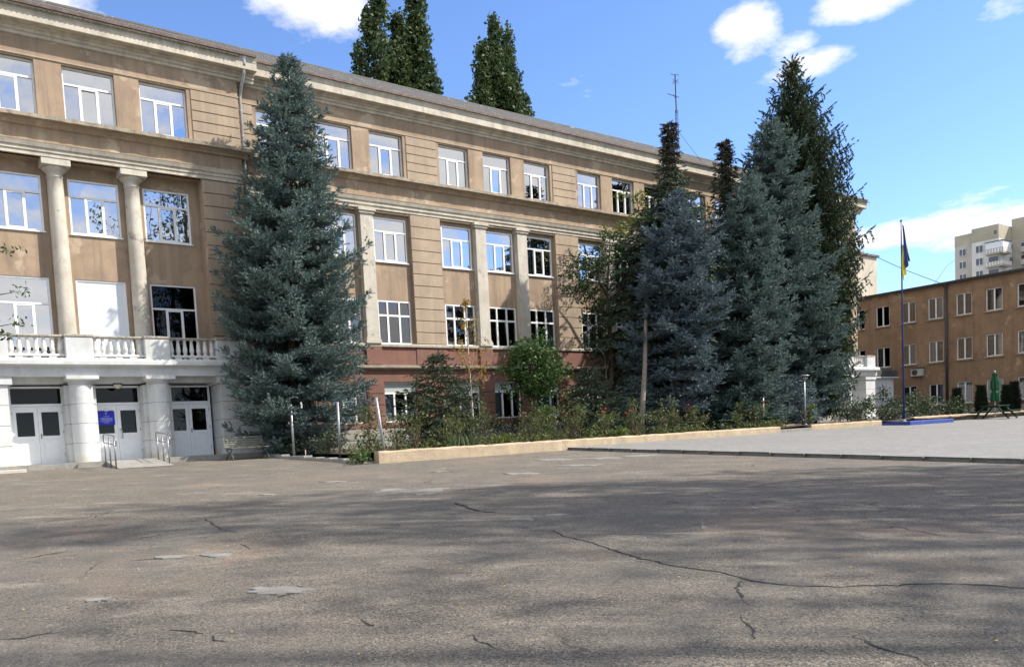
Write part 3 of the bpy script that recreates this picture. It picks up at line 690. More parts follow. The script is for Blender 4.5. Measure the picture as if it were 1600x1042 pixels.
def door_set(parent, u0, o, w, plaque=False):
    # white double door with glazed upper halves and a dark fanlight
    H, T = 2.03, 2.74; z0 = -.03
    f = MB(); t = .07
    for b in ((0, t, z0, T), (w-t, w, z0, T), (t, w-t, T-t, T), (t, w-t, H, H+.09)): f.box(b[0], b[1], -.06, .05, b[2], b[3])
    fr = part('entrance_door', f.mesh('entrance_door', M['door']), parent, (u0, -o, 0))
    fl = MB(); fl.quad((t, .0, H+.09), (w-t, .0, H+.09), (w-t, .0, T-t), (t, .0, T-t)); part('fanlight_pane', fl.mesh('fanlight_pane', M['glassdark']), fr)
    lw = (w-2*t)/2
    for k in (0, 1):
        x0 = t+k*lw; l = MB(); s = .12
        a, b = x0+.004, x0+lw-.004; zz = (z0+.005, .86, .98, H-.20, H-.005)
        for q in ((a, a+s, zz[0], zz[4]), (b-s, b, zz[0], zz[4]), (a+s, b-s, zz[0], zz[0]+.10), (a+s, b-s, zz[1], zz[2]), (a+s, b-s, zz[3], zz[4])): l.box(q[0], q[1], -.035, .03, q[2], q[3])
        l.box(a+s, b-s, -.015, .012, zz[0]+.10, zz[1]); l.bevbox(a+s+.05, b-s-.05, -.024, -.01, zz[0]+.16, zz[1]-.05, .008)
        part('door_leaf', l.mesh('door_leaf', M['door']), fr)
        p = MB(); p.quad((a+s, .0, zz[2]), (b-s, .0, zz[2]), (b-s, .0, zz[3]), (a+s, .0, zz[3])); part('door_pane', p.mesh('door_pane', M['glassdark']), fr)
        hg = MB()
        for zq in (.25, 1.05, 1.75): hg.tube([(x0+(.0 if k == 0 else lw), -.05, zq), (x0+(.0 if k == 0 else lw), -.05, zq+.10)], .014, 6)
        part('hinge', hg.mesh('hinge', M['steel']), fr)
    h = MB(); xx = t+lw+.07
    if plaque:
        h.tube([(xx, -.035, 1.12), (xx, -.10, 1.12), (xx+.05, -.11, 1.10), (xx+.06, -.11, .98), (xx+.06, -.11, .80), (xx+.03, -.04, .80)], .018, 7)
    else:
        h.box(xx-.02, xx+.02, -.045, -.035, .88, 1.06); h.tube([(xx, -.04, 1.0), (xx, -.085, 1.0), (xx+.12, -.085, 1.0)], .011, 6)
    part('door_handle', h.mesh('door_handle', M['chrome']), fr)
    if plaque:
        pq = MB(); pq.bevbox(t+.115, t+lw-.10, -.075, -.045, 1.29, 1.80, .005); part('school_plaque', pq.mesh('school_plaque', M['plaque']), fr)
        ink = MB(); cx = t+lw/2+.005; rnd = random.Random(5)
        # small trident shield, then lines of lettering too fine to read
        for dx in (-.022, 0, .022): ink.box(cx+dx-.004, cx+dx+.004, -.078, -.0752, 1.70, 1.765)
        ink.box(cx-.026, cx+.026, -.078, -.0752, 1.695, 1.703); ink.box(cx-.004, cx+.004, -.078, -.0752, 1.675, 1.695)
        for z, wd in ((1.60, .22), (1.535, .42), (1.505, .36), (1.46, .44), (1.42, .40), (1.37, .20)):
            x = cx-wd/2
            while x < cx+wd/2:
                d = rnd.uniform(.006, .013); ink.box(x, x+d, -.078, -.0752, z, z+.018+rnd.uniform(0, .006)); x += d+rnd.choice((.004, .004, .016))
        part('plaque_lettering', ink.mesh('plaque_lettering', M['ink']), fr)
        nt_ = MB(); nt_.box(t+.38, t+.50, -.045, -.04, 1.805, 1.93); part('paper_notice', nt_.mesh('paper_notice', M['panel']), fr)
    return fr

def pavilion(uc, main):
    F = FO+.35; a, b = (uc-RHW, uc+RHW) if main else (uc-RHW, uc+4.9); ra, rb = uc-3.96, uc+3.96
    wins = [uc-WS-WW/2, uc-WW/2, uc+WS-WW/2]
    w = MB()
    w.wall(a, b, 11.2, 15.0, F, [(u, u+WW, Z3B, Z3T) for u in wins], .30)
    w.fb(a, ra, -.3, F, 3.0, 11.2); w.fb(rb, b, -.3, F, 3.0, 11.2)
    hs = [(u, u+WW, Z2B, Z2T) for u in wins]+[(u, u+WW, 3.7, Z1T+.12) for u in wins]
    w.wall(ra, rb, 3.0, 11.2, -.12, hs, .2)
    w.quad((a, -F, -.5), (a, 8, -.5), (a, 8, 15.8), (a, -F, 15.8)); w.quad((b, 8, -.5), (b, -F, -.5), (b, -F, 15.8), (b, 8, 15.8))
    w.fb(ra, rb, -.12, F-.05, 10.90, 11.19)
    # plain pilaster strips framing the recessed windows
    w.build('pavilion_wall', M['stucco'], school)
    cornice_parts(a, b, F, 1, 1)
    e = MB(); e.profile([(F-.2, 10.9), (F+.06, 10.9), (F+.06, 11.04), (F+.10, 11.05), (F+.10, 11.17), (F+.15, 11.18), (F+.20, 11.30), (F+.22, 11.335), (F-.2, 11.335)], a-.02, b+.02); e.build('entablature', M['cream'], school)
    for q0, q1 in ((a+.02, ra-.03), (rb+.03, b-.02)):
        courses(q0, q1, F, 4.2, 10.88, 13)
    for q0, q1 in ((a+.02, wins[0]-.16), (wins[2]+WW+.16, b-.02)):
        courses(q0, q1, F, 12.31, 14.30, 5)
    for k, u in enumerate(wins):
        window(school, 'T', u, F-.2, Z3B, WW, Z3T-Z3B, sill=False, curtain=(.3, .28, .24)[k], side=0)
        window(school, 'T', u, -.19, Z2B, WW, Z2T-Z2B, curtain=(.3, .5, .0)[k], side=0)
        window(school, 'B' if k == 1 else 'T', u, -.2, 3.7, WW, Z1T+.12-3.7, sill=False, curtain=(.95, 0, 0)[k], glassm=(k == 2))
    for k in (-.5, .5):
        c = part('column', COLM, school, (uc+k*WS, -.08, 0)); part('abacus', ABM, c)
    # portico
    cols = [uc-1.5*WS, uc-.5*WS, uc+.5*WS, uc+1.5*WS]
    gw = []; jm = MB()
    groove_wall(gw, jm, a-.1, uc-1.5*WS+.36, .45, 1.72, -.05, 2.72, 4); groove_wall(gw, jm, uc+1.5*WS-.36, b+.1, .45, 1.72, -.05, 2.72, 4)
    for k in (-.5, .5): groove_wall(gw, jm, uc+k*WS-.52, uc+k*WS+.52, .45, 1.36, -.05, 2.72, 4)
    for q in gw:
        mb = MB(); mb.fb(*q); mb.build('portico_block', M['white'], school)
    jm.build('portico_joint', M['joint'], school)
    for k in (-.5, .5):
        c = part('portico_column', GCOL, school, (uc+k*WS, -1.48, 0)); part('abacus', GAB, c)
    p = MB()
    p.profile([(.3, 3.0), (1.86, 3.0), (1.86, 3.28), (1.90, 3.29), (1.90, 3.32), (2.02, 3.36), (2.10, 3.38), (2.10, 3.50), (2.06, 3.53), (2.02, 3.60), (-.1, 3.60)], a-.12, b+.12)
    p.fb(a-.1, uc-1.5*WS+.5, .45, 1.80, 2.722, 2.998); p.fb(uc+1.5*WS-.5, b+.1, .45, 1.80, 2.722, 2.998)
    p.fb(uc-1.5*WS+.5, uc+1.5*WS-.5, .45, 1.30, 2.80, 2.998)
    p.build('portico_entablature', M['white'], school)
    if main:
        for k, u in enumerate((uc-WS, uc, uc+WS)):
            door_set(school, u-.88, .62, 1.76, plaque=(k == 1))
    else:
        q = MB(); q.fb(a, b, .2, .6, -.1, 2.8); q.build('portico_back_wall', M['white'], school)
    # balustrade
    for k in (-1.5, -.5, .5, 1.5):
        p_ = part('balustrade_pedestal', PED, school, (uc+k*WS, -1.62, 0)); part('pedestal_cap', PCAP, p_)
    for k in (-1, 0, 1):
        c0 = uc+k*WS; half = WS/2-.45
        r = MB(); r.bevbox(-half-.0, half, -.13, .13, 4.362, 4.44, .02); part('hand_rail', r.mesh('hand_rail', M['rail']), school, (c0, -1.62, 0))
        r = MB(); r.bevbox(-half, half, -.12, .12, 3.70, 3.775, .01)
        for q in (-.55, .0, .5): r.box(q-.12, q+.12, -.10, .10, 3.602, 3.70)
        part('bottom_rail', r.mesh('bottom_rail', M['baluster']), school, (c0, -1.62, 0))
        for j in range(7):
            part('baluster', BAL, school, (c0-half+.13+j*(2*half-.26)/6, -1.62, 3.772), (0, 0, 0), scale=(1, 1, .985))
    if not main:
        r = MB(); r.fb(b-.42, b+.06, 1.46, 1.78, 3.61, 4.44); r.fb(b-.12, b+.06, .4, 1.46, 3.61, 4.44); r.build('balcony_parapet', M['white'], school)
        q0, q1 = uc+1.5*WS+.45, b-.42
        r = MB(); r.fb(q0, q1, 1.50, 1.74, 4.362, 4.44); r.build('hand_rail', M['white'], school); r = MB(); r.fb(q0, q1, 1.50, 1.74, 3.602, 3.772); r.build('bottom_rail', M['white'], school)
        for j in range(5): part('baluster', BAL, school, (q0+.12+j*(q1-q0-.24)/4, -1.62, 3.772), scale=(1, 1, .985))
    # entrance platform
    s = MB(); s.fb(a-.3, b+.1, .3, 2.95, -.5, -.04); s.build('entrance_platform', M['white'], school)
    s = MB(); s.bevbox(a-.3, b+.1, -3.02, -2.951, -.5, -.03, .008); s.build('platform_edge', M['kerb'], school)
    return F
pavilion(RC[0], True); pavilion(RC[1], False)
lp = MB(); lp.lathe([(.05, .0), (.14, -.01), (.155, -.07), (.13, -.15), (.06, -.19), (.02, -.2)], k=16); o_ = lp.mesh('porch_lamp', M['globe'], True)
l_ = part('porch_lamp', o_, school, (-15.1, -1.12, 2.80))
rg = MB(); rg.lathe([(.10, .0), (.17, -.0), (.17, -.045), (.12, -.05)], k=16); part('lamp_ring', rg.mesh('lamp_ring', M['darkmetal']), l_)

# inside: floors and a cross wall keep the rooms dark
it = MB()
for z in (-.1, 3.3, 7.3, 11.35, 14.95): it.fb(UL-11.3, UR+10.5, -14, -.35, z-.12, z+.12)
it.build('room_floor', M['floorslab'], school)
it = MB(); it.fb(UL-11.3, UR+10.5, -4.2, -4.0, -.1, 14.9)
for u in [UL-11, -16.5, -13.7, -9.5]+[x for u0 in groups for x in (u0-1.0,)]+[UR+.2, UR+10.3]: it.fb(u-.08, u+.08, -4.0, -.32, -.1, 14.9)
it.build('room_partition', M['dark'], school)
bk = MB(); bk.fb(UL-11.3, UR+10.5, -14.3, -14, -.3, 15.8); bk.build('rear_wall', M['stucco_dark'], school)

# slate roof in corrugated sheets, hipped at both ends
rf = MB(); RA, RB = RC[0]-RHW-1.0, RC[1]+4.9+1.0; E0, ZE, SL, RID = .82, 15.87, .545, 6.6
pit = .17; n = int((RB-RA)/pit); rows = [0, .25, .5, .75, 1]
def roofpt(u, k, wv):
    d = min(RID, (u-RA), (RB-u)); e0 = E0+ (.36 if (u < UL or u > UR) else 0)
    o = e0-(d*k if d < RID else RID*k) - 0
    y = (E0-o); return (u, -o, ZE+y*SL+wv)
for i in range(n):
    u = [RA+i*pit+q*pit/4 for q in range(5)]; wv = [0, .028, .045, .028, 0]
    for q in range(4):
        for j in range(4):
            st = .012*(j)
            rf.quad(roofpt(u[q], rows[j], wv[q]+st), roofpt(u[q+1], rows[j], wv[q+1]+st), roofpt(u[q+1], rows[j+1], wv[q+1]+st), roofpt(u[q], rows[j+1], wv[q]+st))
rf.build('roof', M['roof'], school)
rr = MB(); zr = ZE+SL*RID
rr.quad((RA+RID, -(E0-RID), zr), (RB-RID, -(E0-RID), zr), (RB-RID, 15, zr-5), (RA+RID, 15, zr-5))
rr.face([(RA, -E0, ZE-.02), (RA+RID, -(E0-RID), zr-.02), (RA+RID, 15, zr-5), (RA, 15, ZE)]); rr.face([(RB, -E0, ZE-.02), (RB, 15, ZE), (RB-RID, 15, zr-5), (RB-RID, -(E0-RID), zr-.02)])
rr.build('rear_roof_slope', M['roof'], school)
rc = MB(); rc.tube([(RA+.2, -(E0-.2), ZE+.14), (RA+RID, -(E0-RID), zr+.05), (RB-RID, -(E0-RID), zr+.05), (RB-.2, -(E0-.2), ZE+.14)], .11, 8); rc.build('ridge_cap', M['roof'], school)

# downpipes
def downpipe(u, F, zend):
    d = MB(); d.lathe([(.09, 15.45), (.09, 15.55), (.17, 15.78), (.17, 15.84)], u, -(F+.78), 12)
    d.tube([(u, -(F+.78), 15.5), (u, -(F+.76), 15.25), (u-.0, -(F+.18), 14.62), (u, -(F+.12), 14.45), (u, -(F+.12), 12.6), (u, -(F+.28), 12.42)] if False else [(u, -(F+.78), 15.5), (u, -(F+.74), 15.2), (u, -(F+.20), 14.62), (u, -(F+.14), 14.42), (u, -(F+.14), zend)], .072, 12)
    dp = d.build('downpipe', M['zinc'], school, True)
    c = MB()
    for z in (13.9, 12.9, 11.5, 9.5, 7.5, 5.5):
        if z > zend: c.tube([(u, -(F+.14), z), (u, -(F+.14), z+.05)], .075, 10)
    c.build('pipe_bracket', M['zinc'], dp)
downpipe(-9.22, FO+.02, .3); downpipe(UR-.15, FO+.02, .3)

# ---------------------------------------------------------------- trees
def interp(prof, z, i):
    zs = [p[0] for p in prof]
    return np.interp(z, zs, [p[i] for p in prof])
def needle_sprays(rng, base, axis, length, k, tl, tw, spread=.85, fan=0):
    # bottle-brush twigs: k needle tufts set round each twig axis
    n = len(base)
    a = axis/np.linalg.norm(axis, axis=1, keepdims=True)
    ref = np.where(np.abs(a[:, 2:3]) < .9, np.array([[0, 0, 1.]]), np.array([[1., 0, 0]]))
    e1 = np.cross(a, ref); e1 /= np.linalg.norm(e1, axis=1, keepdims=True); e2 = np.cross(a, e1)
    q = rng.uniform(0, 1, (n, k)); ph = rng.uniform(0, 2*np.pi, (n, k))
    rad = e1[:, None]*np.cos(ph)[..., None] + e2[:, None]*np.sin(ph)[..., None]
    tng = -e1[:, None]*np.sin(ph)[..., None] + e2[:, None]*np.cos(ph)[..., None]
    p = base[:, None] + a[:, None]*(q*length[:, None])[..., None]
    L = tl*rng.uniform(.7, 1.3, (n, k))[..., None]; w = tw*rng.uniform(.7, 1.3, (n, k))[..., None]
    tip = p + (rad*spread*(1-.45*q[..., None]) + a[:, None]*(.55+.6*q[..., None]))*L
    t = np.stack([p-tng*w, p+tng*w, tip], axis=2).reshape(-1, 3, 3)
    if fan:
        # side twiglets lying in the plane of the bough
        h = np.cross(a, np.array([[0, 0, 1.]])); h /= np.linalg.norm(h, axis=1, keepdims=True)+1e-6
        F = []
        for q0, an in zip(np.linspace(0, .8, fan), [(-1)**i*rng.uniform(.45, .85) for i in range(fan)]):
            b = base+a*(length*q0)[:, None]; an = an+rng.normal(0, .15, n)
            d = a*np.cos(an)[:, None]+h*np.sin(an)[:, None]+np.array([0, 0, 1.])*rng.normal(0, .12, (n, 1)); sd = np.cross(d, np.cross(a, h)); sd /= np.linalg.norm(sd, axis=1, keepdims=True)+1e-6
            L_ = (length*rng.uniform(.55, .85, n)*(1-.35*q0))[:, None]; w_ = tw*1.15+.004
            F.append(np.stack([b, b+d*L_*.5-sd*w_, b+d*L_, b+d*L_*.5+sd*w_], axis=1))
        F = np.concatenate(F); t = np.concatenate([t, F[:, [0, 1, 2]], F[:, [0, 2, 3]]])
    return t
def spruce_mesh(name, seed, prof, mat, z0, z1, lev=.42, nb0=6, nb1=3.4, node=.2, droop=.32, lift=.30, k=16, tl=.085, tw=.022, hang=.12, back=None, gap=0.0, lat=.40, spl=.28, ragged=.14, s0=.30, droopside=.12, pad=False, step=.23, fan=0):
    rng = np.random.default_rng(seed)
    B, A, Ln = [], [], []
    z = z0; limbs = []
    while z < z1:
        r = float(interp(prof, z, 1)); du = float(interp(prof, z, 2)) if len(prof[0]) > 2 else 0
        nb = max(5, int(nb0+nb1*r)); ph = rng.uniform(0, 6.28)
        low = 1-(z-z0)/(z1-z0)
        for b in range(nb):
            if rng.random() < gap: continue
            an = ph+2*np.pi*b/nb+rng.normal(0, .2); L = max(.08, r*np.clip(rng.normal(.98, ragged), .55, 1.35))
            zz = z+rng.normal(0, lev*.13)
            dr = droop*(.45+.75*low)*rng.uniform(.9, 1.12)
            d = np.array([np.cos(an), np.sin(an), 0]); sd = np.array([-np.sin(an), np.cos(an), 0]); o = np.array([du, 0, zz])
            bend = rng.normal(0, .12)
            def at(q):
                q = np.asarray(q, float)
                return o+d*(L*q)[..., None]+sd*(bend*L*q*q)[..., None]+np.array([0, 0, 1.])*(-dr*L*q+lift*L*q**3)[..., None]
            nn = max(2, int(L*(1-s0)/node)+1); S = np.linspace(s0, 1, nn)+rng.normal(0, .01, nn)
            P = at(S); slope = -dr+3*lift*S*S
            ax = d[None]+np.array([0, 0, 1.])*slope[:, None]+rng.normal(0, .08, (nn, 3))
            B.append(P); A.append(ax); Ln.append(spl*rng.uniform(.8, 1.2, nn))
            if pad:
                B.append(P+np.array([0, 0, .07])+rng.normal(0, .05, (nn, 3))); A.append(ax+np.array([0, 0, .75])+sd[None]*rng.normal(0, .5, (nn, 1))); Ln.append(spl*rng.uniform(.5, .9, nn))
            for sg in (1, -1):
                wl_ = np.clip(lat*L*(1.04-S)+.10, .0, .85)*rng.uniform(.75, 1.2, nn)
                for m in range(4):
                    off = .10+m*step
                    ok = wl_ > off
                    if not ok.any(): break
                    dirn = d[None]*.72+sd[None]*sg*.75+np.array([0, 0, 1.])*(slope*.6-droopside)[:, None]
                    Q = P+dirn*off+rng.normal(0, .022, (nn, 3))
                    if pad:
                        B.append(Q[ok]+np.array([0, 0, .05])); A.append((dirn*.8+np.array([0, 0, .6])+rng.normal(0, .25, (nn, 3)))[ok]); Ln.append((spl*rng.uniform(.45, .85, nn))[ok])
                    B.append(Q[ok]); A.append((dirn+np.array([0, 0, -hang+.15*m*(hang < .3)])+rng.normal(0, .16, (nn, 3)))[ok]); Ln.append((spl*rng.uniform(.75, 1.2, nn))[ok])
            if L > .7 and b % 2 == 0:
                limbs.append([tuple(at(q)) for q in (0, .4, .85)])
        z += lev*(.36+.64*min(1, r/1.5))
    B, A, Ln = np.concatenate(B), np.concatenate(A), np.concatenate(Ln)
    if back is not None:
        keep = back(B); B, A, Ln = B[keep], A[keep], Ln[keep]
    tri = needle_sprays(rng, B, A, Ln, k, tl, tw, fan=fan)
    return tri, limbs, B
def spruce(nm, label, u, out, zb, prof, mat, seed, trunk_r=.17, trunkmat='bark', tip=None, zlow=None, group=None, lean=None, **kw):
    t = thing(nm, label, 'spruce', W(u, out, zb), group=group)
    z1 = prof[-1][0]
    tri, limbs, _ = spruce_mesh(nm, seed, prof, mat, prof[0][0] if zlow is None else zlow, z1, **kw)
    if tip:
        cz = tri[:, :, 2].mean(1); top = cz+np.random.default_rng(seed+5).normal(0, .9, len(cz)) > tip+.6
        part('cone_cluster', soup('cone_cluster', tri[top], M['deadtip']), t); tri = tri[~top]
    part('crown', soup('crown', tri, M[mat]), t)
    tk = MB(); zs = np.linspace(-.1, z1-.05, 9)
    tk.tube([((float(interp(prof, z, 2)) if len(prof[0]) > 2 and z > prof[0][0] else (lean(z) if lean else (prof[0][2] if len(prof[0]) > 2 else 0))), 0, z) for z in zs], [trunk_r*(1.25 if i == 0 else 1)*(1-.93*i/8) for i in range(9)], 9)
    trk = tk.build('trunk', M[trunkmat], t, True)
    lb = MB()
    for L in limbs: lb.tube(L, [.03, .02, .008], 4, False)
    lb.build('limb', M['bark'], trk, kind='stuff')
    return t

OB = .6
def clear_school(u0, out0, z0):
    # branches stop where the school stands
    def f(P):
        u = u0+P[:, 0]; o = out0-P[:, 1]; z = z0+P[:, 2]
        lim = np.where((u < -9.3) & (z < 4.7), 2.25, np.where(u < -9.3, .75, .45))
        return o > lim
    return f
G0 = GZ
# big blue spruce by the portico
spruce('blue_spruce', 'tall broad blue spruce growing beside the white portico, behind the wire fence', -8.95, 2.7, G0,
       [(.35, 1.8, .1), (.8, 2.25, .1), (1.7, 2.7, .1), (3.6, 2.8, .2), (6.4, 2.7, .3), (8.2, 2.45, .45), (9.6, 1.95, .6), (11.3, 1.45, .7), (12.8, 1.15, .75), (14.2, .68, .8), (14.9, .30, .85), (15.35, .05, .87)],
       'bluespruce', 3, trunk_r=.2, lev=.74, nb0=8, nb1=3.3, back=clear_school(-8.95, 2.7, G0), k=14, tl=.10, tw=.018, ragged=.11, spl=.29, node=.24, lat=.46, pad=True, droop=.26, lift=.32, step=.23, fan=4, s0=.16)
# the group on the right
DARKSPR = spruce('green_spruce', 'dark green spruce with a thin brown tip, left of the group by the school wall', 8.6, 5.2, G0,
       [(2.2, 1.5, .3), (3.2, 2.2, .6), (6.5, 2.65, 1.4), (9.6, 2.3, 2.2), (11.0, 1.85, 2.6), (12.2, 1.1, 2.8), (13.0, .6, 2.9), (13.6, .28, 2.9), (15.0, .16, 2.92), (15.5, .03, 2.92)],
       'spruce', 11, trunk_r=.15, tip=12.9, lev=.56, nb1=3.0, k=14, tl=.12, tw=.028, fan=4, s0=.15, lift=.10, droop=.5, hang=.45, lean=lambda z: .1*z, spl=.32, node=.24)
spruce('blue_spruce', 'low silvery blue spruce in front of the dark brown-tipped one', 8.2, 7.6, G0,
       [(1.5, 1.4, .1), (2.4, 1.7, .2), (5.4, 2.05, .3), (7.6, 1.85, .5), (9.6, 1.15, .7), (10.4, .5, .75), (10.9, .05, .8)],
       'bluespruce2', 12, trunk_r=.15, lev=.66, nb0=5, nb1=2.8, k=13, tl=.11, tw=.022, ragged=.25, gap=.06, spl=.31, node=.26, lat=.48, pad=True, step=.24, fan=5, s0=.14)
spruce('green_spruce', 'slender dark spruce with brown top standing between two blue spruces', 17.4, 4.0, G0,
       [(1.0, 1.2, -.1), (4, 1.9, 0), (7.6, 1.8, .1), (9.8, 1.2, .2), (11.8, .62, .25), (14.4, .42, .3), (15.6, .18, .3), (16.1, .02, .3)],
       'spruce', 13, trunk_r=.16, tip=13.8, lev=.46, k=12, tl=.12, tw=.028, fan=4, s0=.15, lift=.12, hang=.4, node=.24)
spruce('blue_spruce', 'dense blue spruce with layered boughs in front, right of centre of the group', 13.1, 7.5, G0,
       [(.35, 2.05, .2), (1.2, 2.25, .25), (2.3, 2.3, .3), (5.5, 2.2, .9), (8.0, 1.65, 1.3), (10.2, 1.25, 1.45), (11.6, .8, 1.5), (12.2, .35, 1.5), (12.6, .05, 1.5)],
       'bluespruce', 14, trunk_r=.18, lev=.64, nb0=7, nb1=3.3, k=13, tl=.105, tw=.021, droop=.45, lift=.38, spl=.29, lat=.48, ragged=.09, node=.25, pad=True, step=.23, fan=5, s0=.16)
spruce('blue_spruce', 'tallest blue spruce of the group, partly hiding the very tall dark spruce', 18.9, 6.0, G0,
       [(.9, 1.7, 1.6), (2.2, 2.3, 1.8), (5.7, 2.6, 1.3), (9.2, 2.35, .5), (12.7, 1.85, .3), (15.2, 1.0, .3), (16.2, .4, .3), (16.8, .04, .3)],
       'bluespruce', 15, trunk_r=.2, lev=.74, nb0=6, nb1=3.0, k=13, tl=.115, tw=.023, droop=.36, lift=.34, ragged=.2, spl=.31, node=.27, lat=.48, pad=True, step=.25, fan=5, s0=.14)
spruce('norway_spruce', 'very tall dark spruce with drooping boughs rising above the other trees', 23.0, 5.3, G0,
       [(1.2, 1.6, .6), (2.4, 2.0, .7), (6.5, 2.5, .7), (10.0, 2.55, .5), (13.2, 2.6, -.3), (15.3, 2.35, -.6), (16.6, 2.0, -.6), (17.6, 1.55, -.6), (19.0, .85, -.6), (19.8, .45, -.6), (20.8, .05, -.6)],
       'norway', 16, trunk_r=.24, lev=.60, nb0=8, nb1=2.6, k=17, tl=.13, tw=.036, droop=.20, lift=.30, hang=2.2, droopside=.45, gap=.0, ragged=.10, lat=.34, spl=.5, node=.21, s0=.12)

def leaf_quads(rng, C, size, up=.3, aspect=.62, nrm=None, jitter=1.0):
    n = len(C)
    N = rng.normal(0, 1, (n, 3)); N /= np.linalg.norm(N, axis=1, keepdims=True)
    if nrm is not None: N = N*jitter+nrm*.7
    N[:, 2] += up; N /= np.linalg.norm(N, axis=1, keepdims=True)
    r = rng.normal(0, 1, (n, 3)); a = np.cross(N, r); a /= np.linalg.norm(a, axis=1, keepdims=True); b = np.cross(N, a)
    s = size*rng.uniform(.65, 1.3, (n, 1))
    f = N*s*.18
    return np.stack([C-a*s, C-b*s*aspect+f, C+a*s, C+b*s*aspect+f], axis=1)
def ellipsoid_pts(rng, c, r, n, shell=.5):
    d = rng.normal(0, 1, (n, 3)); d /= np.linalg.norm(d, axis=1, keepdims=True)
    q = rng.uniform(shell**3, 1, (n, 1))**(1/3)
    return np.asarray(c)+d*q*np.asarray(r), d
def clump_crown(rng, clumps, per, size, up=.3, shell=.45):
    Q = []
    for c, r in clumps:
        n = max(6, int(per*(r[0]*r[1]+r[0]*r[2]+r[1]*r[2])/3))
        P, d = ellipsoid_pts(rng, c, r, n, shell); Q.append(leaf_quads(rng, P, size, up, nrm=d))
    return np.concatenate(Q)

# poplars far behind the roof
def poplar(label, u, out, stems, seed, top, group='poplars behind the school'):
    rng = np.random.default_rng(seed)
    t = thing('poplar_tree', label, 'poplar', W(u, out, 0), group=group)
    cl = []; tk = MB()
    for (du, dz0, dz1, r0) in stems:
        n = int((dz1-dz0)*3.4*max(.6, r0))
        for i in range(n):
            q = rng.uniform(0, 1); z = dz0+(dz1-dz0)*q
            rr = r0*(np.sin(np.pi*min(1, (.16+.84*q))**.75)*1.15+.16)
            an = rng.uniform(0, 6.28); rad = rr*rng.uniform(.25, 1.0)
            s = rng.uniform(.5, .95)
            cl.append(((du+rad*np.cos(an), rad*np.sin(an), z), (s*.8, s*.8, s*1.3)))
        tk.tube([(0, 0, 0), (du*.7, 0, dz0), (du, 0, (dz0+dz1)/2), (du, 0, dz1-.5)], [.45, .3, .18, .05], 7)
    part('crown', soup('crown', clump_crown(rng, cl, 80, .18, .15, .45), M['poplar']), t)
    tk.build('trunk', M['bark'], t, True)
poplar('tall double-topped poplar behind the school roof, left of the other', 16.2, -28, [(-.9, 8, 42, 2.2), (2.9, 10, 40.6, 2.0), (-3.0, 16, 33.0, 1.5), (1.0, 12, 37.0, 2.0), (4.0, 16, 34.0, 1.7), (-1.6, 12, 37, 2.3), (3.0, 14, 37, 2.1), (.8, 20, 34, 2.6)], 31, 40)
poplar('single ragged poplar behind the school roof, right of the double-topped one', 29.4, -30, [(.2, 10, 40.4, 2.2), (1.9, 14, 39.9, 1.6), (-1.3, 14, 37.6, 2.1), (1.2, 14, 36.5, 2.5), (3.6, 18, 33.6, 1.8), (2.4, 18, 35.5, 2.0), (-1.6, 16, 35, 2.0), (.4, 14, 38.6, 2.3)], 33, 41)
rng = np.random.default_rng(36)
t = thing('poplar_tree', 'small poplar top just showing over the roof between the two tall poplars', 'poplar', W(21.9, -26, 0), group='poplars behind the school')
part('crown', soup('crown', clump_crown(rng, [((rng.uniform(-1, 1), rng.uniform(-1, 1), rng.uniform(18, 30.2-abs(rng.normal(0, .6)))), (.7, .7, 1)) for _ in range(26)], 90, .17), M['poplar']), t)
tk = MB(); tk.tube([(0, 0, 0), (0, 0, 16), (0, 0, 29)], [.35, .25, .05], 7); tk.build('trunk', M['bark'], t, True)

def round_tree(nm, label, cat, u, out, zb, h, crown, mat, seed, leaf=.075, per=220, trunk_r=.1, stems=3, nc=40, bark='bark', csize=(.35, .6), group=None, up=.35, extra=()):
    rng = np.random.default_rng(seed)
    t = thing(nm, label, cat, W(u, out, zb), group=group)
    (cx, cy, cz), (rx, ry, rz) = crown
    P, d = ellipsoid_pts(rng, (cx, cy, cz), (rx*.85, ry*.85, rz*.85), nc, .35)
    cl = []
    for p in P:
        s = rng.uniform(*csize); cl.append((p, (s, s, s*.75)))
    cl += list(extra)
    part('crown', soup('crown', clump_crown(rng, cl, per, leaf, up), M[mat]), t)
    tk = MB()
    for i in range(stems):
        q = P[rng.integers(0, nc)]; b0 = (rng.uniform(-.5, .5)*trunk_r*2*(stems > 1), rng.uniform(-.5, .5)*trunk_r*2*(stems > 1), -.1)
        tk.tube([b0, (b0[0]*.6+cx*.25, b0[1]+cy*.2, cz*.45), ((cx+q[0])/2, (cy+q[1])/2, (cz*.8+q[2]*.2)), tuple(q)], [trunk_r, trunk_r*.75, trunk_r*.4, .01], 7)
    for p in P[::3]:
        tk.tube([(cx*.6, cy*.6, cz*.7), tuple((np.array([cx, cy, cz])+p)/2+np.array([0, 0, -.1])), tuple(p)], [trunk_r*.35, trunk_r*.2, .006], 5, False)
    tk.build('trunk', M[bark], t, True)
    return t

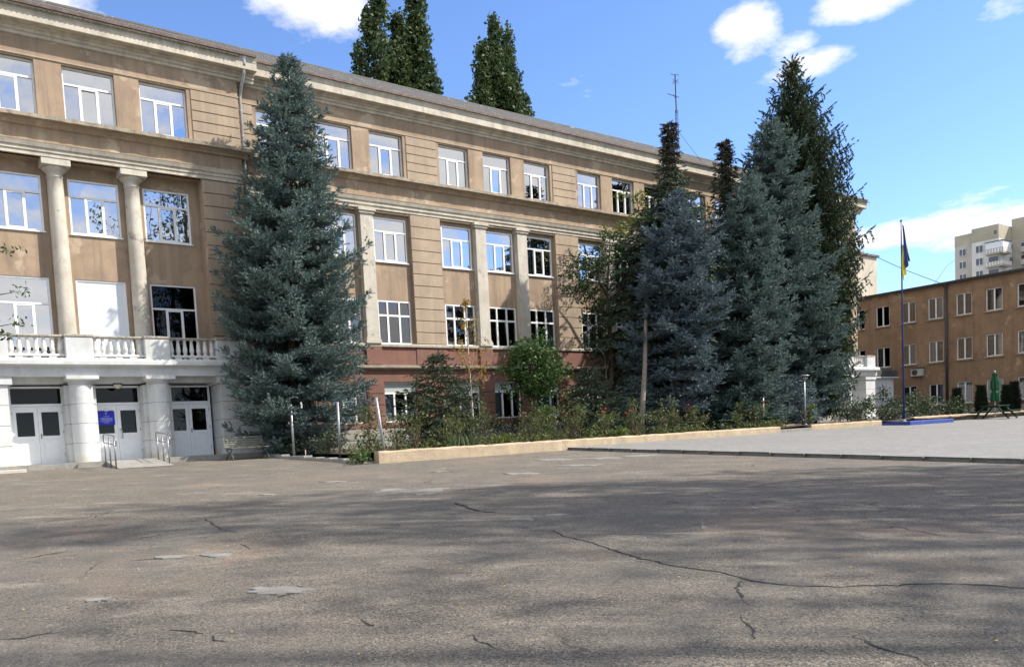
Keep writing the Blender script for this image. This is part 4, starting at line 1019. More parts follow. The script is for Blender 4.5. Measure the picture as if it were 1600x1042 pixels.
round_tree('maple_tree', 'small round leafy green tree growing below the first floor windows', 'tree', 1.3, 5.6, G0, 4.8, ((.1, 0, 3.1), (1.5, 1.3, 1.6)), 'maple', 41, leaf=.075, per=330, trunk_r=.06, nc=70, csize=(.28, .72), extra=[((1.6, .2, 2.2), (.5, .5, .4)), ((1.9, .1, 1.9), (.4, .4, .3)), ((-1.3, .2, 2.3), (.45, .4, .35)), ((.7, 0, 4.75), (.35, .3, .3)), ((.9, .1, 1.4), (.5, .5, .4)), ((-.5, .1, 1.5), (.45, .4, .4)), ((2.2, 0, 2.9), (.35, .3, .25)), ((-1.9, 0, 3.0), (.3, .3, .25))])
round_tree('creeper_bush', 'climbing green bush in front of a ground floor window beneath the round tree', 'bush', .55, 7.0, G0, 1.9, ((0, 0, .95), (.5, .5, .9)), 'creeper', 42, leaf=.06, per=300, trunk_r=.03, nc=22, csize=(.22, .36))
# acacia tangled between the spruces and the school wall
rng = np.random.default_rng(43)
t = thing('acacia_tree', 'yellow-green acacia showing between the spruces against the school wall', 'tree', W(12.8, 2.3, G0))
cl = []
for c, r, n in (((-.6, 0, 12.4), (1.3, .9, 1.3), 16), ((4.3, 0, 11.9), (1.5, .9, 1.2), 26), ((-2.5, 0, 10.5), (1.1, .8, .9), 12), ((4.6, 0, 9.5), (1.2, .9, 1.6), 20), ((1.5, 0, 11.5), (1.4, .8, 1.0), 14)):
    P, _ = ellipsoid_pts(rng, c, r, n, .2)
    cl += [(p, (.4, .35, .22)) for p in P]
part('crown', soup('crown', clump_crown(rng, cl, 420, .07, .8), M['acacia']), t)
tk = MB(); tk.tube([(0, 0, -.1), (.3, 0, 5), (.6, 0, 9), (-.6, 0, 12.6)], [.16, .12, .07, .02], 8)
for q in ((4.3, 0, 12.2), (-2.5, 0, 10.6), (4.6, 0, 9.8)): tk.tube([(.45, 0, 7), (q[0]*.5, 0, q[2]-1.2), q], [.07, .045, .01], 6)
tk.build('trunk', M['bark'], t, True)
t = thing('yew_tree', 'dark leafy tree leaning out left from the spruces across a window', 'tree', W(7.6, 4.2, G0))
cl = []
for c, r, n in (((-1.2, 0, 8.0), (1.7, .9, 1.1), 34), ((-.4, 0, 6.3), (1.3, .9, 1.2), 26), ((-2.2, 0, 7.2), (.9, .5, .45), 10), ((.4, 0, 9.2), (1.1, .8, .9), 16), ((-.6, 0, 4.6), (1.1, .7, .9), 14)):
    P, _ = ellipsoid_pts(rng, c, r, n, .2); cl += [(p, (.42, .36, .22)) for p in P]
part('crown', soup('crown', clump_crown(rng, cl, 420, .065, .5), M['darkleaf']), t)
tk = MB(); tk.tube([(0, 0, -.1), (.2, 0, 4), (.0, 0, 7), (.4, 0, 9.6)], [.15, .11, .07, .02], 8)
for q in ((-2.4, 0, 7.6), (-1.6, 0, 8.6), (-1.2, 0, 5.2)): tk.tube([(.1, 0, q[2]-1.8), (q[0]*.5, 0, q[2]-.6), q], [.05, .035, .008], 6)
tk.build('trunk', M['bark'], t, True)
# dead sapling
t = thing('dead_sapling', 'bare dead sapling with spreading grey twigs before the red wall', 'tree', W(6.9, 4.6, G0))
tk = MB(); tk.tube([(0, 0, -.1), (.05, 0, 2.4), (-.05, 0, 4.0)], [.035, .025, .01], 6)
for a, b in (((.02, 0, 2.6), (-.75, .1, 3.5)), ((.03, 0, 2.4), (.8, -.1, 3.3)), ((0, 0, 3.1), (.45, .1, 3.9)), ((0, 0, 3.2), (-.4, 0, 3.9)), ((.04, 0, 2.0), (.5, 0, 2.7))): tk.tube([a, tuple((np.array(a)+b)/2+np.array([0, 0, .1])), b], [.018, .012, .005], 5)
tk.build('trunk', M['barkpale'], t, True)
# low dark spruce bushes along the wall
def low_spruce(label, u, out, h, r, mat, seed, sc=.3):
    spruce('spruce_bush', label, u, out, G0, [(.15, r*.85, 0), (h*.35, r, 0), (h*.7, r*.65, 0), (h, .06, 0)], mat, seed, trunk_r=.06, lev=.28, nb1=5, k=10, tl=.09, tw=.026, droop=.3, lift=.15, hang=.3, spl=.24, ragged=.25, node=.2)
lp_ = MB(); lp_.tube([(-3.35, -2.9, -.1), (-3.1, -2.85, 1.2), (-2.55, -2.6, 3.1), (-1.2, -1.6, 5.6), (.6, -.5, 8.0)], [.15, .12, .10, .08, .04], 10)
lp_.build('trunk', M['barkpale'], DARKSPR, True)
low_spruce('low dark green spruce bush left of the leaning pale trunk', 4.3, 6.0, 3.2, 1.35, 'spruce', 51)
low_spruce('dark bluish spruce bush under the green brown-tipped spruce', 6.9, 6.6, 2.8, 1.3, 'bluespruce', 52)
low_spruce('grey-green feathery conifer bush behind the birch sapling', -4.75, 7.0, 3.5, 1.55, 'shrub', 53)
low_spruce('shaded dark conifer beside the garden path, behind the lamp', 17.0, 8.0, 2.7, 1.5, 'bluespruce2', 54)

# birch sapling with sparse yellow leaves
rng = np.random.default_rng(61)
t = thing('birch_sapling', 'slim white birch sapling with sparse yellow leaves', 'birch', W(-3.95, 8.0, G0))
tk = MB(); tk.tube([(0, 0, -.1), (.02, 0, 1.6), (-.02, .02, 3.2), (.0, 0, 5.5)], [.045, .036, .022, .006], 8)
Q = []; tw_ = MB()
for i in range(34):
    z = rng.uniform(1.6, 5.4); an = rng.uniform(0, 6.28); L = (5.9-z)*.27*rng.uniform(.6, 1.2)
    e = np.array([np.cos(an)*L, np.sin(an)*L, z+L*1.1]); tw_.tube([(0, 0, z), tuple(e*.5+np.array([0, 0, z*.5-.08])), tuple(e)], [.008, .005, .002], 4, False)
    n = rng.integers(12, 26); s = rng.uniform(.3, 1.05, (n, 1)); P = np.array([[0, 0, z]])*(1-s)+e[None]*s+rng.normal(0, .06, (n, 3)); Q.append(leaf_quads(rng, P, .05, 0))
part('crown', soup('crown', np.concatenate(Q), M['yellowleaf']), t); trk = tk.build('trunk', M['birch'], t, True); tw_.build('twigs', M['bark'], trk, kind='stuff')

# rose bushes and other border plants
def rose_me(seed, h, r):
    rng = np.random.default_rng(seed); cl = []
    for i in range(13):
        an = rng.uniform(0, 6.28); q = rng.uniform(.1, 1); cl.append(((r*q*np.cos(an), r*q*np.sin(an), h*rng.uniform(.25, .92)), (.2, .2, .15)))
    tri = clump_crown(rng, cl, 620, .042, .4)
    st = MB()
    for c, _ in cl: st.tube([(0, 0, -.05), (c[0]*.5, c[1]*.5, c[2]*.6), (c[0], c[1], c[2]+.08)], [.012, .009, .004], 4, False)
    fl = [(c[0]*1.05, c[1]*1.05, c[2]+.18) for c, _ in cl[::4]]
    return soup('foliage', tri, M['rosebush']), st.mesh('stem', M['bark']), fl
RM = [rose_me(70+i, h, r) for i, (h, r) in enumerate([(1.2, .55), (.95, .5), (1.45, .6)])]
bl = MB(); bl.lathe([(.01, -.035), (.032, -.02), (.040, .008), (.033, .03), (.012, .036)], k=7); BLM = bl.mesh('bloom', M['rose'])
RS = [(-8.7, 10.2, 0), (-7.6, 9.6, 2), (-6.9, 10.5, 1), (-5.9, 9.9, 2), (-5.2, 10.4, 0), (-2.9, 10.1, 1), (-1.9, 9.5, 0), (-1.2, 10.4, 2), (-.3, 9.9, 0), (.7, 10.3, 1), (1.6, 9.6, 2), (2.6, 10.2, 0), (3.4, 9.7, 1), (4.2, 10.3, 2), (5.2, 9.9, 0), (6.6, 10.1, 1), (9.8, 10.0, 0), (11.4, 9.8, 1)]
RL = ['rose bush beside the leaning fence post', 'rose bush just right of the leaning fence post', 'rose bush behind the first sword leaves', 'rose bush under the grey-green feathery conifer', 'rose bush between the sword leaves and the birch sapling',
      'rose bush immediately right of the birch sapling', 'second rose bush right of the birch sapling', 'rose bush in front of the dark leafy bush at the turquoise rail', 'rose bush left of the climbing green bush', 'rose bush right below the small round tree',
      'rose bush beside the second yellow-green low shrub', 'rose bush below the right side of the round tree', 'rose bush in front of the low dark green spruce bush', 'tall rose bush left of the bare dead sapling', 'rose bush just left of the leaning pale trunk',
      'rose bush at the foot of the leaning pale trunk', 'rose bush between the two dark green garden benches', 'last rose bush, beside the bare post at the path gap']
for i, (u, o, k) in enumerate(RS):
    f, s, fl = RM[k]
    t = thing('rose_bush', RL[i], 'rose bush', W(u, o, G0-.02), rz=i*1.7, group='rose bushes along the ochre wall')
    t.scale = (1.1, 1.1, 1.0+.4*((i*37) % 10)/10)
    part('foliage', f, t); part('stem', s, t)
    for c in fl[:(1, 0, 0, 2, 0, 1)[i % 6]]: part('bloom', BLM, t, c)
# low leafy ground cover between the roses
rng = np.random.default_rng(80); cl = []
for i in range(190):
    u = rng.uniform(-9.2, 12.8); o = rng.uniform(9.0, 10.9); s = rng.uniform(.14, .3); cl.append(((u, -o, GZ+s*.5), (s*1.2, s*1.2, s)))
for i in range(70):
    u = rng.uniform(-9.2, 2); o = rng.uniform(3.5, 9); s = rng.uniform(.14, .3); cl.append(((u, -o, GZ+s*.5), (s*1.2, s*1.2, s)))
gc = part('ground_cover', soup('ground_cover', clump_crown(rng, cl, 560, .045, .5), M['rosebush']), None, W(0, 0, 0), (0, 0, FA))
tag(gc, 'low leafy weeds and flowers filling the garden bed', 'ground cover', kind='stuff')
# iris clump
def blade_clump(label, u, o, n, h, mat, seed, nm='iris_clump', cat='plant', r=.35, bend=.35):
    rng = np.random.default_rng(seed); tri = []
    for i in range(n):
        an = rng.uniform(0, 6.28); q = r*rng.uniform(0, 1); b = np.array([q*np.cos(an), q*np.sin(an), 0]); L = h*rng.uniform(.6, 1.1)
        d = np.array([np.cos(an), np.sin(an), 0]); sd = np.array([-np.sin(an), np.cos(an), 0])*.018
        m = b+d*L*.12+np.array([0, 0, L*.6]); e = b+d*L*bend+np.array([0, 0, L*rng.uniform(.75, 1)])
        tri += [[b-sd, b+sd, m+sd*.8, m-sd*.8], [m-sd*.8, m+sd*.8, e+sd*.05, e-sd*.05]]
    o_ = part(nm, soup(nm, tri, M[mat]), None, W(u, o, G0-.02), (0, 0, 0)); tag(o_, label, cat)
blade_clump('clump of pale green sword leaves among the roses', -6.9, 10.75, 60, .65, 'iris', 81)
blade_clump('second smaller clump of sword leaves behind the ochre wall', -6.0, 10.6, 40, .55, 'iris', 82)
def bush(nm, label, u, o, zb, rx, ry, h, mat, seed, leaf=.05, per=420, nc=26, group=None, cs=(.2, .36), up=.4):
    return round_tree(nm, label, 'bush', u, o, zb, h, ((0, 0, h*.5), (rx, ry, h*.5)), mat, seed, leaf=leaf, per=per, trunk_r=.025, nc=nc, csize=cs, group=group, up=up)
bush('ivy_mound', 'low dark green ivy mound spilling past the end of the ochre wall', -10.5, 11.0, gz(11)-.02, .5, .55, .42, 'creeper', 91, nc=20, cs=(.14, .24))
bush('border_shrub', 'yellowish leafy shrub behind the leaning fence post', -8.7, 8.4, G0, .55, .6, 1.5, 'rosebush', 92)
bush('border_shrub', 'grey leafy shrub beneath the fence under the big blue spruce', -9.2, 6.2, G0, .5, .8, .9, 'shrub', 93)
bush('border_shrub', 'small dark shrub at the foot of the first fence post', -9.6, 4.2, G0, .45, .6, .75, 'darkleaf', 94)
bush('border_shrub', 'bright yellow-green low shrub at the foot of the birch sapling', -4.4, 10.4, G0-.03, .5, .4, .42, 'acacia', 95, nc=16, cs=(.14, .22))
bush('border_shrub', 'second yellow-green low shrub near the middle of the ochre wall', 1.0, 10.75, G0-.03, .5, .3, .4, 'acacia', 96, nc=16, cs=(.14, .22))
bush('border_shrub', 'yellow leafy shrub just right of the path lamp', 16.2, 9.5, G0, .3, .35, 1.3, 'acacia', 97, nc=18, cs=(.16, .26))
bush('climbing_rose', 'dense climbing bush against the ground floor windows left of the birch', -2.2, 4.6, G0, 1.2, .7, 1.5, 'darkleaf', 98, nc=36)
bush('climbing_rose', 'dark leafy bush behind the turquoise rail, right of the birch', 1.4, 3.6, G0, 1.5, .6, 1.25, 'darkleaf', 99, nc=40)
for i, (u, o, rx, h, mt_, lb) in enumerate([(21.5, 8.6, 1.0, 1.2, 'shrub', 'grey-green hedge shrub right of the tall dark spruce'), (23.4, 8.2, 1.2, 1.55, 'darkleaf', 'dark hedge shrub before the far white portico'), (25.8, 8.2, 1.3, 2.1, 'darkleaf', 'tall arching dark shrub behind the blue flag platform'), (27.6, 8.6, 1.2, 1.5, 'shrub', 'bushy shrub just left of the flagpole'),
        (30.0, 8.2, 1.3, 1.75, 'darkleaf', 'leafy shrub right of the flagpole'), (32.6, 8.0, 1.2, 1.5, 'shrub', 'rounded shrub under the air conditioner'), (35.3, 8.2, 1.4, 1.25, 'darkleaf', 'last low shrub of the hedge, left of the picnic table'), (24.4, 9.6, 1.0, .75, 'shrub', 'low shrub spilling over the ochre wall beside the flag platform')]):
    bush('hedge_shrub', lb, u, o, G0-.05, rx, .8, h, mt_, 110+i, leaf=.06, per=330, nc=34, cs=(.26, .42), group='shrubs of the far hedge')
for i, (u, o, h, lb) in enumerate([(40.9, 6.0, 1.85, 'small dark cypress left of the green parasol'), (44.3, 6.2, 2.0, 'small dark cypress just behind the green parasol'), (46.6, 7.0, 1.95, 'small dark cypress right of the green parasol'), (47.4, 7.2, 2.2, 'taller dark cypress touching its neighbour at the right end')]):
    spruce('cypress_tree', lb, u, o, G0, [(.0, .24, 0), (.4, .27, 0), (h*.55, .19, 0), (h*.8, .09, 0), (h, .02, 0)], 'cypress', 130+i, trunk_r=.04, lev=.13, nb0=9, nb1=9, k=9, tl=.06, tw=.025, droop=-.5, lift=.0, hang=-.7, spl=.16, ragged=.1, lat=.5, node=.1, s0=.2, group='dwarf cypresses by the brown wing')

# walnut branch reaching in from a tree beyond the left edge
rng = np.random.default_rng(140)
t = thing('walnut_tree', 'walnut tree at the left edge with a few leafy twigs reaching in', 'tree', W(-21.2, 14.5, gz(14.5)))
tk = MB(); tk.tube([(0, 0, -.1), (0, 0, 2.0), (-.2, 0, 4.2), (-.4, 0, 6.5)], [.16, .14, .1, .03], 8); Q = []
tips = [(1.20, 0, 4.95), (1.30, 0, 4.15), (1.25, .1, 3.55), (1.0, .2, 3.3)]
for q in tips: tk.tube([(-.05, 0, q[2]-1.0), (q[0]*.5, q[1], q[2]-.15), q], [.03, .018, .004], 5, False)
for q in tips+[tuple(rng.uniform((-2.6, -1.5, 3.5), (.2, 1.5, 7))) for _ in range(60)]:
    P = np.array(q)+rng.normal(0, (.13, .1, .06), (22, 3)) if q in tips else np.array(q)+rng.normal(0, .28, (60, 3)); Q.append(leaf_quads(rng, P, .055 if q in tips else .09, .3, .4))
part('crown', soup('crown', np.concatenate(Q), M['walnut']), t); tk.build('trunk', M['bark'], t, True)

# tall trees behind the viewer: their shade lies over the near yard and they show in the window panes
def yard_tree_me(seed, h, r, zc, rz, nc, per=62, leaf=.17, cs=(.6, 1.1), tr=1):
    rng = np.random.default_rng(seed); cl = []
    for i in range(nc):
        P, d = ellipsoid_pts(rng, (0, 0, zc), (r, r, rz), 1, .25); s = rng.uniform(*cs); cl.append((P[0], (s, s, s*.8)))
    tk = MB(); tk.tube([(0, 0, -.2), (.1, 0, h*.3), (0, .1, h*.6), (0, 0, h*.95)], [.3*tr, .24*tr, .15*tr, .03], 8)
    for c, _ in cl[::4]: tk.tube([(0, 0, max(1, c[2]-rz)), tuple(np.array(c)*.5+np.array([0, 0, max(1, c[2]-rz)*.5])), tuple(c)], [.09, .05, .01], 5, False)
    return soup('crown', clump_crown(rng, cl, per, leaf, .3, .4), M['maple']), tk.mesh('trunk', M['bark'])
YT = {'tall': yard_tree_me(150, 31, 2.6, 19, 12.0, 130, 40, cs=(.6, 1.1)), 'thin': yard_tree_me(151, 31, 3.6, 19.5, 10.5, 80, 20, cs=(.5, 1.1)), 'round': yard_tree_me(152, 15, 3.6, 10, 4.5, 60, 50)}
YS = [(25.5, 11.9, 'tall', 1.0, 'dense tall poplar right of the yard, nearest the plaza edge'), (22.0, 9.6, 'tall', .93, 'dense tall poplar right of the yard, second from the plaza edge'), (33.0, 13.4, 'tall', 1.05, 'tallest dense poplar right of the yard, set back from its neighbours'),
      (27.5, 6.6, 'thin', 1.0, 'thin-crowned tall tree right of the viewer'), (22.0, 3.6, 'thin', .9, 'larger thin-crowned tall tree right of the viewer, set further back'), (30.0, 1.5, 'thin', 1.0, 'small thin-crowned tree just behind and right of the viewer'),
      (6.0, -9.0, 'round', 1.0, 'round leafy tree behind the viewer, nearest of three'), (-5.0, -12.0, 'round', 1.15, 'large round leafy tree straight behind the viewer'), (-17.0, -9.0, 'round', 1.1, 'round leafy tree behind the viewer towards the portico side'),
      (-11, -22, 'tall', 1.0, 'tall poplar far behind the viewer'), (16, -14, 'tall', .9, 'tall poplar behind the viewer on the right')]
for i, (x, y, k, s, lb) in enumerate(YS):
    o_ = (Vector((x, y, 0))-OV).dot(NV)
    t = thing('shade_tree', lb, 'tree', (x, y, EYE+gz(o_)), rz=i*2.1, group='shade trees around the near side of the yard')
    t.scale = (s, s, s); part('crown', YT[k][0], t); part('trunk', YT[k][1], t)

# ---------------------------------------------------------------- walls, fences and furniture of the yard
def rough_wall(label, u0, u1, o0, o1, z0, z1, seed, group='low ochre garden walls', slope=0):
    rnd = random.Random(seed); n = max(4, int((u1-u0)/.25)); mb = MB(); pr = []
    for i in range(n+1):
        u = u0+(u1-u0)*i/n; j = lambda s: rnd.uniform(-s, s)
        pr.append([(u, -o1+j(.012), z0), (u, -o1+j(.022), z1-.05+j(.018)), (u, -o1+.04+j(.012), z1-(.035 if rnd.random() < .12 else 0)+j(.016)), (u, -o0-.03, z1+j(.016)), (u, -o0, z1-.05), (u, -o0, z0)])
    for i in range(n):
        for k in range(5): mb.quad(pr[i][k], pr[i+1][k], pr[i+1][k+1], pr[i][k+1])
    mb.face(pr[0][::1]); mb.face(pr[n][::-1])
    o = mb.build('ochre_wall', M['yellow']); o.location = W(0, 0, 0); o.rotation_euler = (0, 0, FA)
    tag(o, label, 'wall', group)
rough_wall('long low ochre wall edging the rose bed and garden trees', -10.05, 10.9, 11.0, 11.3, -.9, -.20, 1)
rough_wall('short low ochre wall between the path gap and the blue platform', 13.6, 20.0, 10.9, 11.2, -.8, -.20, 2)
rough_wall('low ochre wall running right from the blue platform behind the picnic table', 25.0, 48.6, 10.2, 10.5, -.8, -.14, 3)
st = MB(); st.fb(10.95, 13.55, 9.2, 11.2, -.8, -.34); st.fb(10.95, 13.55, 6, 9.195, -.8, -.19)
o = st.build('path_step', M['kerb']); o.location = W(0, 0, 0); o.rotation_euler = (0, 0, FA); tag(o, 'concrete steps of the path through the gap in the ochre wall', kind='structure')
lk = MB(); lk.bevbox(13.7, 15.9, -9.3, -9.1, -.5, -.15, .01); o = lk.build('path_kerb', M['yellow']); o.location = W(0, 0, 0); o.rotation_euler = (0, 0, FA); tag(o, 'low ochre kerb beside the path at the lamp', kind='structure')

# wire fence by the big spruce, with its old concrete kerb
FU = -9.75
fe = thing('wire_fence', 'wire mesh fence on three grey steel posts by the big blue spruce', 'fence', W(FU, 0, 0))
for (du, o, z0, z1, lean) in ((-.25, 5.0, -.5, 1.64, .0), (.40, 7.4, -.6, 1.55, .03), (.2, 10.85, -.6, 1.45, -.22)):
    p = MB(); p.tube([(du, -o, z0), (du+lean, -o, z1)], .045, 10); p.build('post', M['steel'], fe, True)
wm_ = MB()
for i in range(-24, 80):
    for s in (1, -1):
        a0, z0 = 5.0+i*.08, (-.25 if s == 1 else 1.45); pts = []
        a1 = a0+1.7; lo, hi = max(a0, 5.0), min(a1, 10.8)
        if hi <= lo: continue
        za = z0+s*(lo-a0); zb = z0+s*(hi-a0); wm_.tube([(.02+(lo-5)*.03, -lo, za), (.02+(hi-5)*.03, -hi, zb)], (.0011), 3, False)
wm_.build('wire_mesh', M['darkmetal'], fe, kind='stuff')
fk = MB(); rnd = random.Random(3)
for i in range(8):
    o = 3.2+i*.95; fk.bevbox(-.78+rnd.uniform(-.02, .02), -.45, -(o+.93), -o, gz(o)-.3, gz(o)+.10+rnd.uniform(-.03, .02), .02)
o = fk.build('fence_kerb', M['kerb']); o.location = W(FU, 0, 0); o.rotation_euler = (0, 0, FA); tag(o, 'broken concrete kerb under the wire fence', kind='structure')
sk = MB(); sk.tube([(0, 0, -.1), (.01, 0, .32)], .014, 6); o = sk.build('short_stake', M['cream'], None, True); o.location = W(-10.15, 6.3, gz(6.3)); tag(o, 'short pale stake standing by the fence kerb', 'stake')

# turquoise pipe fence close to the school wall
tf = thing('pipe_fence', 'turquoise pipe rail fence along the ground floor windows', 'fence', W(0, 2.2, 0))
r = MB(); r.tube([(-8.2, 0, .28), (3.4, 0, -.05+.05)], .022, 8); r.build('rail', M['turq'], tf, True)
pm = MB(); pm.tube([(0, 0, -.35), (0, 0, .22)], .025, 8)
for u in (-8, -5.6, -3.3, -1.1, 1.05, 3.3):
    q = MB(); q.tube([(u, 0, -1.3+.6), (u, 0, .24-(u+8)*.02)], .028, 8); q.build('post', M['turq'], tf, True)

# ramp, hand rails at the middle door
rp = MB(); rp.face([(-16.15, -3.03, -.035), (-14.5, -3.03, -.035), (-14.4, -5.2, gz(5.2)+.012), (-16.2, -5.2, gz(5.2)+.012)][::-1])
rp.quad((-16.15, -3.03, -.035), (-16.2, -5.2, gz(5.2)+.012), (-16.2, -5.2, -.6), (-16.15, -3.03, -.6)); rp.quad((-14.5, -3.03, -.6), (-14.4, -5.2, -.6), (-14.4, -5.2, gz(5.2)+.012), (-14.5, -3.03, -.035))
o = rp.build('entrance_ramp', M['kerb']); o.location = W(0, 0, 0); o.rotation_euler = (0, 0, FA); tag(o, 'short concrete ramp up to the middle entrance door', kind='structure')
def handrail(label, pts):
    h = thing('hand_rail', label, 'handrail', W(0, 0, 0), group='steel handrails of the entrance ramp')
    tops = []
    for u, o, zt in pts:
        p = MB(); p.tube([(u, -o, gz(o)-.05), (u, -o, zt)], .026, 8); p.build('post', M['chrome'], h, True); tops.append((u, -o, zt))
    a, c = Vector(tops[0]), Vector(tops[-1]); d = (c-a).normalized()
    r = MB(); r.tube([a-d*.08+Vector((0, 0, -.22)), a-d*.12+Vector((0, 0, .02)), a+Vector((0, 0, .07)), c+Vector((0, 0, .07)), c+d*.22+Vector((0, 0, -.02)), c+d*.24+Vector((0, 0, -.2)), c+d*.08+Vector((0, 0, -.26))], .021, 8); r.build('top_rail', M['chrome'], h, True)
    r = MB(); r.tube([a+Vector((0, 0, -.22)), c+Vector((0, 0, -.22))], .018, 8); r.build('lower_rail', M['chrome'], h, True)
handrail('steel handrail on the left side of the entrance ramp', [(-16.28, 3.75, .80), (-16.28, 4.45, .75), (-16.28, 5.15, .69)])
handrail('steel handrail on the right side of the entrance ramp', [(-14.42, 3.3, .80), (-14.42, 3.95, .74), (-14.42, 4.6, .68)])
wg = MB(); wg.bevbox(-20.6, -18.7, -3.75, -3.03, -.5, -.15, .01); o = wg.build('lower_step', M['white']); o.location = W(0, 0, 0); o.rotation_euler = (0, 0, FA); tag(o, 'lower white step at the left end of the entrance platform', kind='structure')

# park bench of iron sides and wooden slats
bn = thing('park_bench', 'weathered slatted park bench with curved iron legs under the spruce', 'bench', W(-11.45, 4.1, gz(4.3)))
for x in (-.68, .68):
    s = MB(); s.tube([(x, -.42, 0), (x, -.34, .16), (x, -.12, .27), (x, .12, .20), (x, .34, 0)], .022, 7); s.tube([(x, -.36, .42), (x, -.20, .30), (x, .0, .24), (x, .16, .34), (x, .24, .44), (x, .36, .86)], .022, 7); s.tube([(x, -.36, .42), (x, .0, .40), (x, .24, .43)], .02, 7)
    s.build('bench_side', M['benchgreen'], bn, True)
sm_ = MB(); sm_.bevbox(-.76, .76, -.03, .03, -.014, .014, .004); sl_ = sm_.mesh('slat', M['benchwood'])
for i in range(7): part('slat', sl_, bn, (0, -.34+i*.085, .445-.0*i), (0, 0, 0))
for i in range(5): part('slat', sl_, bn, (0, .245+i*.026, .50+i*.082), (math.radians(75), 0, 0))

# flag platform, pole, flag
pl = MB(); pl.bevbox(20.15, 24.9, -12.55, -10.0, -.85, -.335, .02); o = pl.build('flag_platform', M['blue']); o.location = W(0, 0, 0); o.rotation_euler = (0, 0, FA); tag(o, 'low bright blue platform carrying the flagpole', 'platform')
fp = thing('flagpole', 'slim dark blue flagpole standing on the blue platform', 'flagpole', W(21.3, 11.7, -.335))
p = MB(); p.tube([(0, 0, 0), (0, 0, 5), (.02, 0, 9.2), (.03, 0, 10.2)], [.048, .042, .03, .024], 12); p.build('pole', M['bluepole'], fp, True)
p = MB(); p.lathe([(.13, 0), (.13, .02), (.07, .03), (.065, .12)], k=14); p.build('foot_plate', M['white'], fp)
p = MB(); p.lathe([(.02, 0), (.05, .03), (.05, .07), (.0, .10)], .03, 0, 10, 10.2); p.tube([(.03, 0, 10.15), (-.12, 0, 10.17)], .012, 6); p.build('finial', M['darkmetal'], fp)
fl = thing('national_flag', 'blue and yellow national flag hanging limp from the flagpole', 'flag', W(21.3, 11.7, -.335))
# the cloth hangs straight down in three overlapping folds, blue outside and yellow showing at both sides
def fold(mb, top, bot, n=14, m=8, amp=.07, ph=0):
    # top / bot: (x0, x1, y, z0, z1) edge lines of one hanging fold
    def P(a, b):
        x = (top[0]*(1-a)+top[1]*a)*(1-b)+(bot[0]*(1-a)+bot[1]*a)*b; z = (top[3]*(1-a)+top[4]*a)*(1-b)+(bot[3]*(1-a)+bot[4]*a)*b
        y = top[2]*(1-b)+bot[2]*b+amp*math.sin(a*7+b*2.2+ph)*(.3+.7*b)
        return (x+.03*math.sin(b*5+ph), y, z)
    for i in range(m):
        for j in range(n): mb.quad(P(i/m, j/n), P((i+1)/m, j/n), P((i+1)/m, (j+1)/n), P(i/m, (j+1)/n))
f = MB(); fold(f, (-.07, .06, -.10, 10.02, 9.95), (-.22, .16, -.34, 7.75, 8.2), ph=.4); f.build('blue_band', M['flagblue'], fl, True)
for a_, b_, ph in (((-.14, -.05, -.12, 9.0, 8.95), (-.40, -.08, -.22, 7.15, 7.5), 1.5), ((.03, .10, -.12, 9.6, 9.5), (.05, .40, -.20, 8.3, 8.1), 2.8)):
    f = MB(); fold(f, a_, b_, ph=ph); f.build('yellow_band', M['flagyellow'], fl, True)

# lamp by the path, bare post
lt = thing('garden_lamp', 'grey mushroom-headed garden lamp post by the path', 'street lamp', W(15.7, 9.6, -.22))
p = MB(); p.tube([(0, 0, -.2), (0, 0, 2.25)], .04, 12); p.lathe([(.09, 0), (.09, .04), (.05, .06)], k=12); p.build('post', M['steel'], lt, True)
p = MB(); p.lathe([(.05, 2.20), (.09, 2.22), (.09, 2.30), (.17, 2.31), (.17, 2.35), (.10, 2.36), (.10, 2.42)], k=18); p.build('lamp_body', M['steel'], lt, True)
p = MB(); p.lathe([(.10, 2.421), (.25, 2.44), (.24, 2.47), (.10, 2.50), (.0, 2.51)], k=22); p.build('lamp_shade', M['steel'], lt, True)
p = MB(); p.tube([(0, 0, -.3), (0, 0, 1.42)], .038, 10); o = p.build('bare_post', M['steel'], None, True); o.location = W(12.2, 9.6, -.22); tag(o, 'bare grey steel post at the left side of the path gap', 'post')

# dark green benches and tables in the garden
def garden_bench(label, u, o, w, seed):
    t = thing('garden_bench', label, 'bench', W(u, o, G0), group='dark green benches in the garden')
    s = MB(); s.bevbox(-w/2, w/2, -.17, .17, .42, .46, .006); s.build('seat', M['greenpaint'], t)
    for x in (-w/2+.2, w/2-.2):
        l = MB(); l.box(x-.03, x+.03, -.13, .13, -.1, .419); l.build('leg', M['greenpaint'], t)
garden_bench('dark green bench beneath the low silvery spruce', 7.7, 8.6, 2.0, 1)
garden_bench('dark green bench left of the dense blue spruce', 10.6, 8.9, 2.2, 2)
def picnic_table(label, u, o, z, rz, group='picnic tables', w=1.8, k=1.0):
    t = thing('picnic_table', label, 'picnic table', W(u, o, z), rz=rz, group=group)
    pm1 = MB(); pm1.bevbox(-w/2, w/2, -.075*k, .075*k, -.025, .025, .004); me = pm1.mesh('plank', M['greenpaint'])
    for i in range(5): part('plank', me, t, (0, (-.32+i*.16)*k, .76))
    for s_ in (-1, 1):
        for q in (0, 1): part('plank', me, t, (0, s_*(.70+q*.16)*k, .46))
    for x in (-w/2+.3, w/2-.3):
        f = MB()
        f.tube([(x, -.28*k, .73), (x, -.78*k, .0)], .055, 4); f.tube([(x, .28*k, .73), (x, .78*k, .0)], .055, 4); f.box(x-.03, x+.03, -.92*k, .92*k, .37, .434); f.box(x-.03, x+.03, -.38*k, .38*k, .66, .734); f.build('leg_frame', M['greenpaint'], t)
picnic_table('dark green picnic table in front of the ochre wall, with the parasol', 31.2, 12.1, pz(12.1)-.01, math.radians(38), w=2.0, k=1.15)
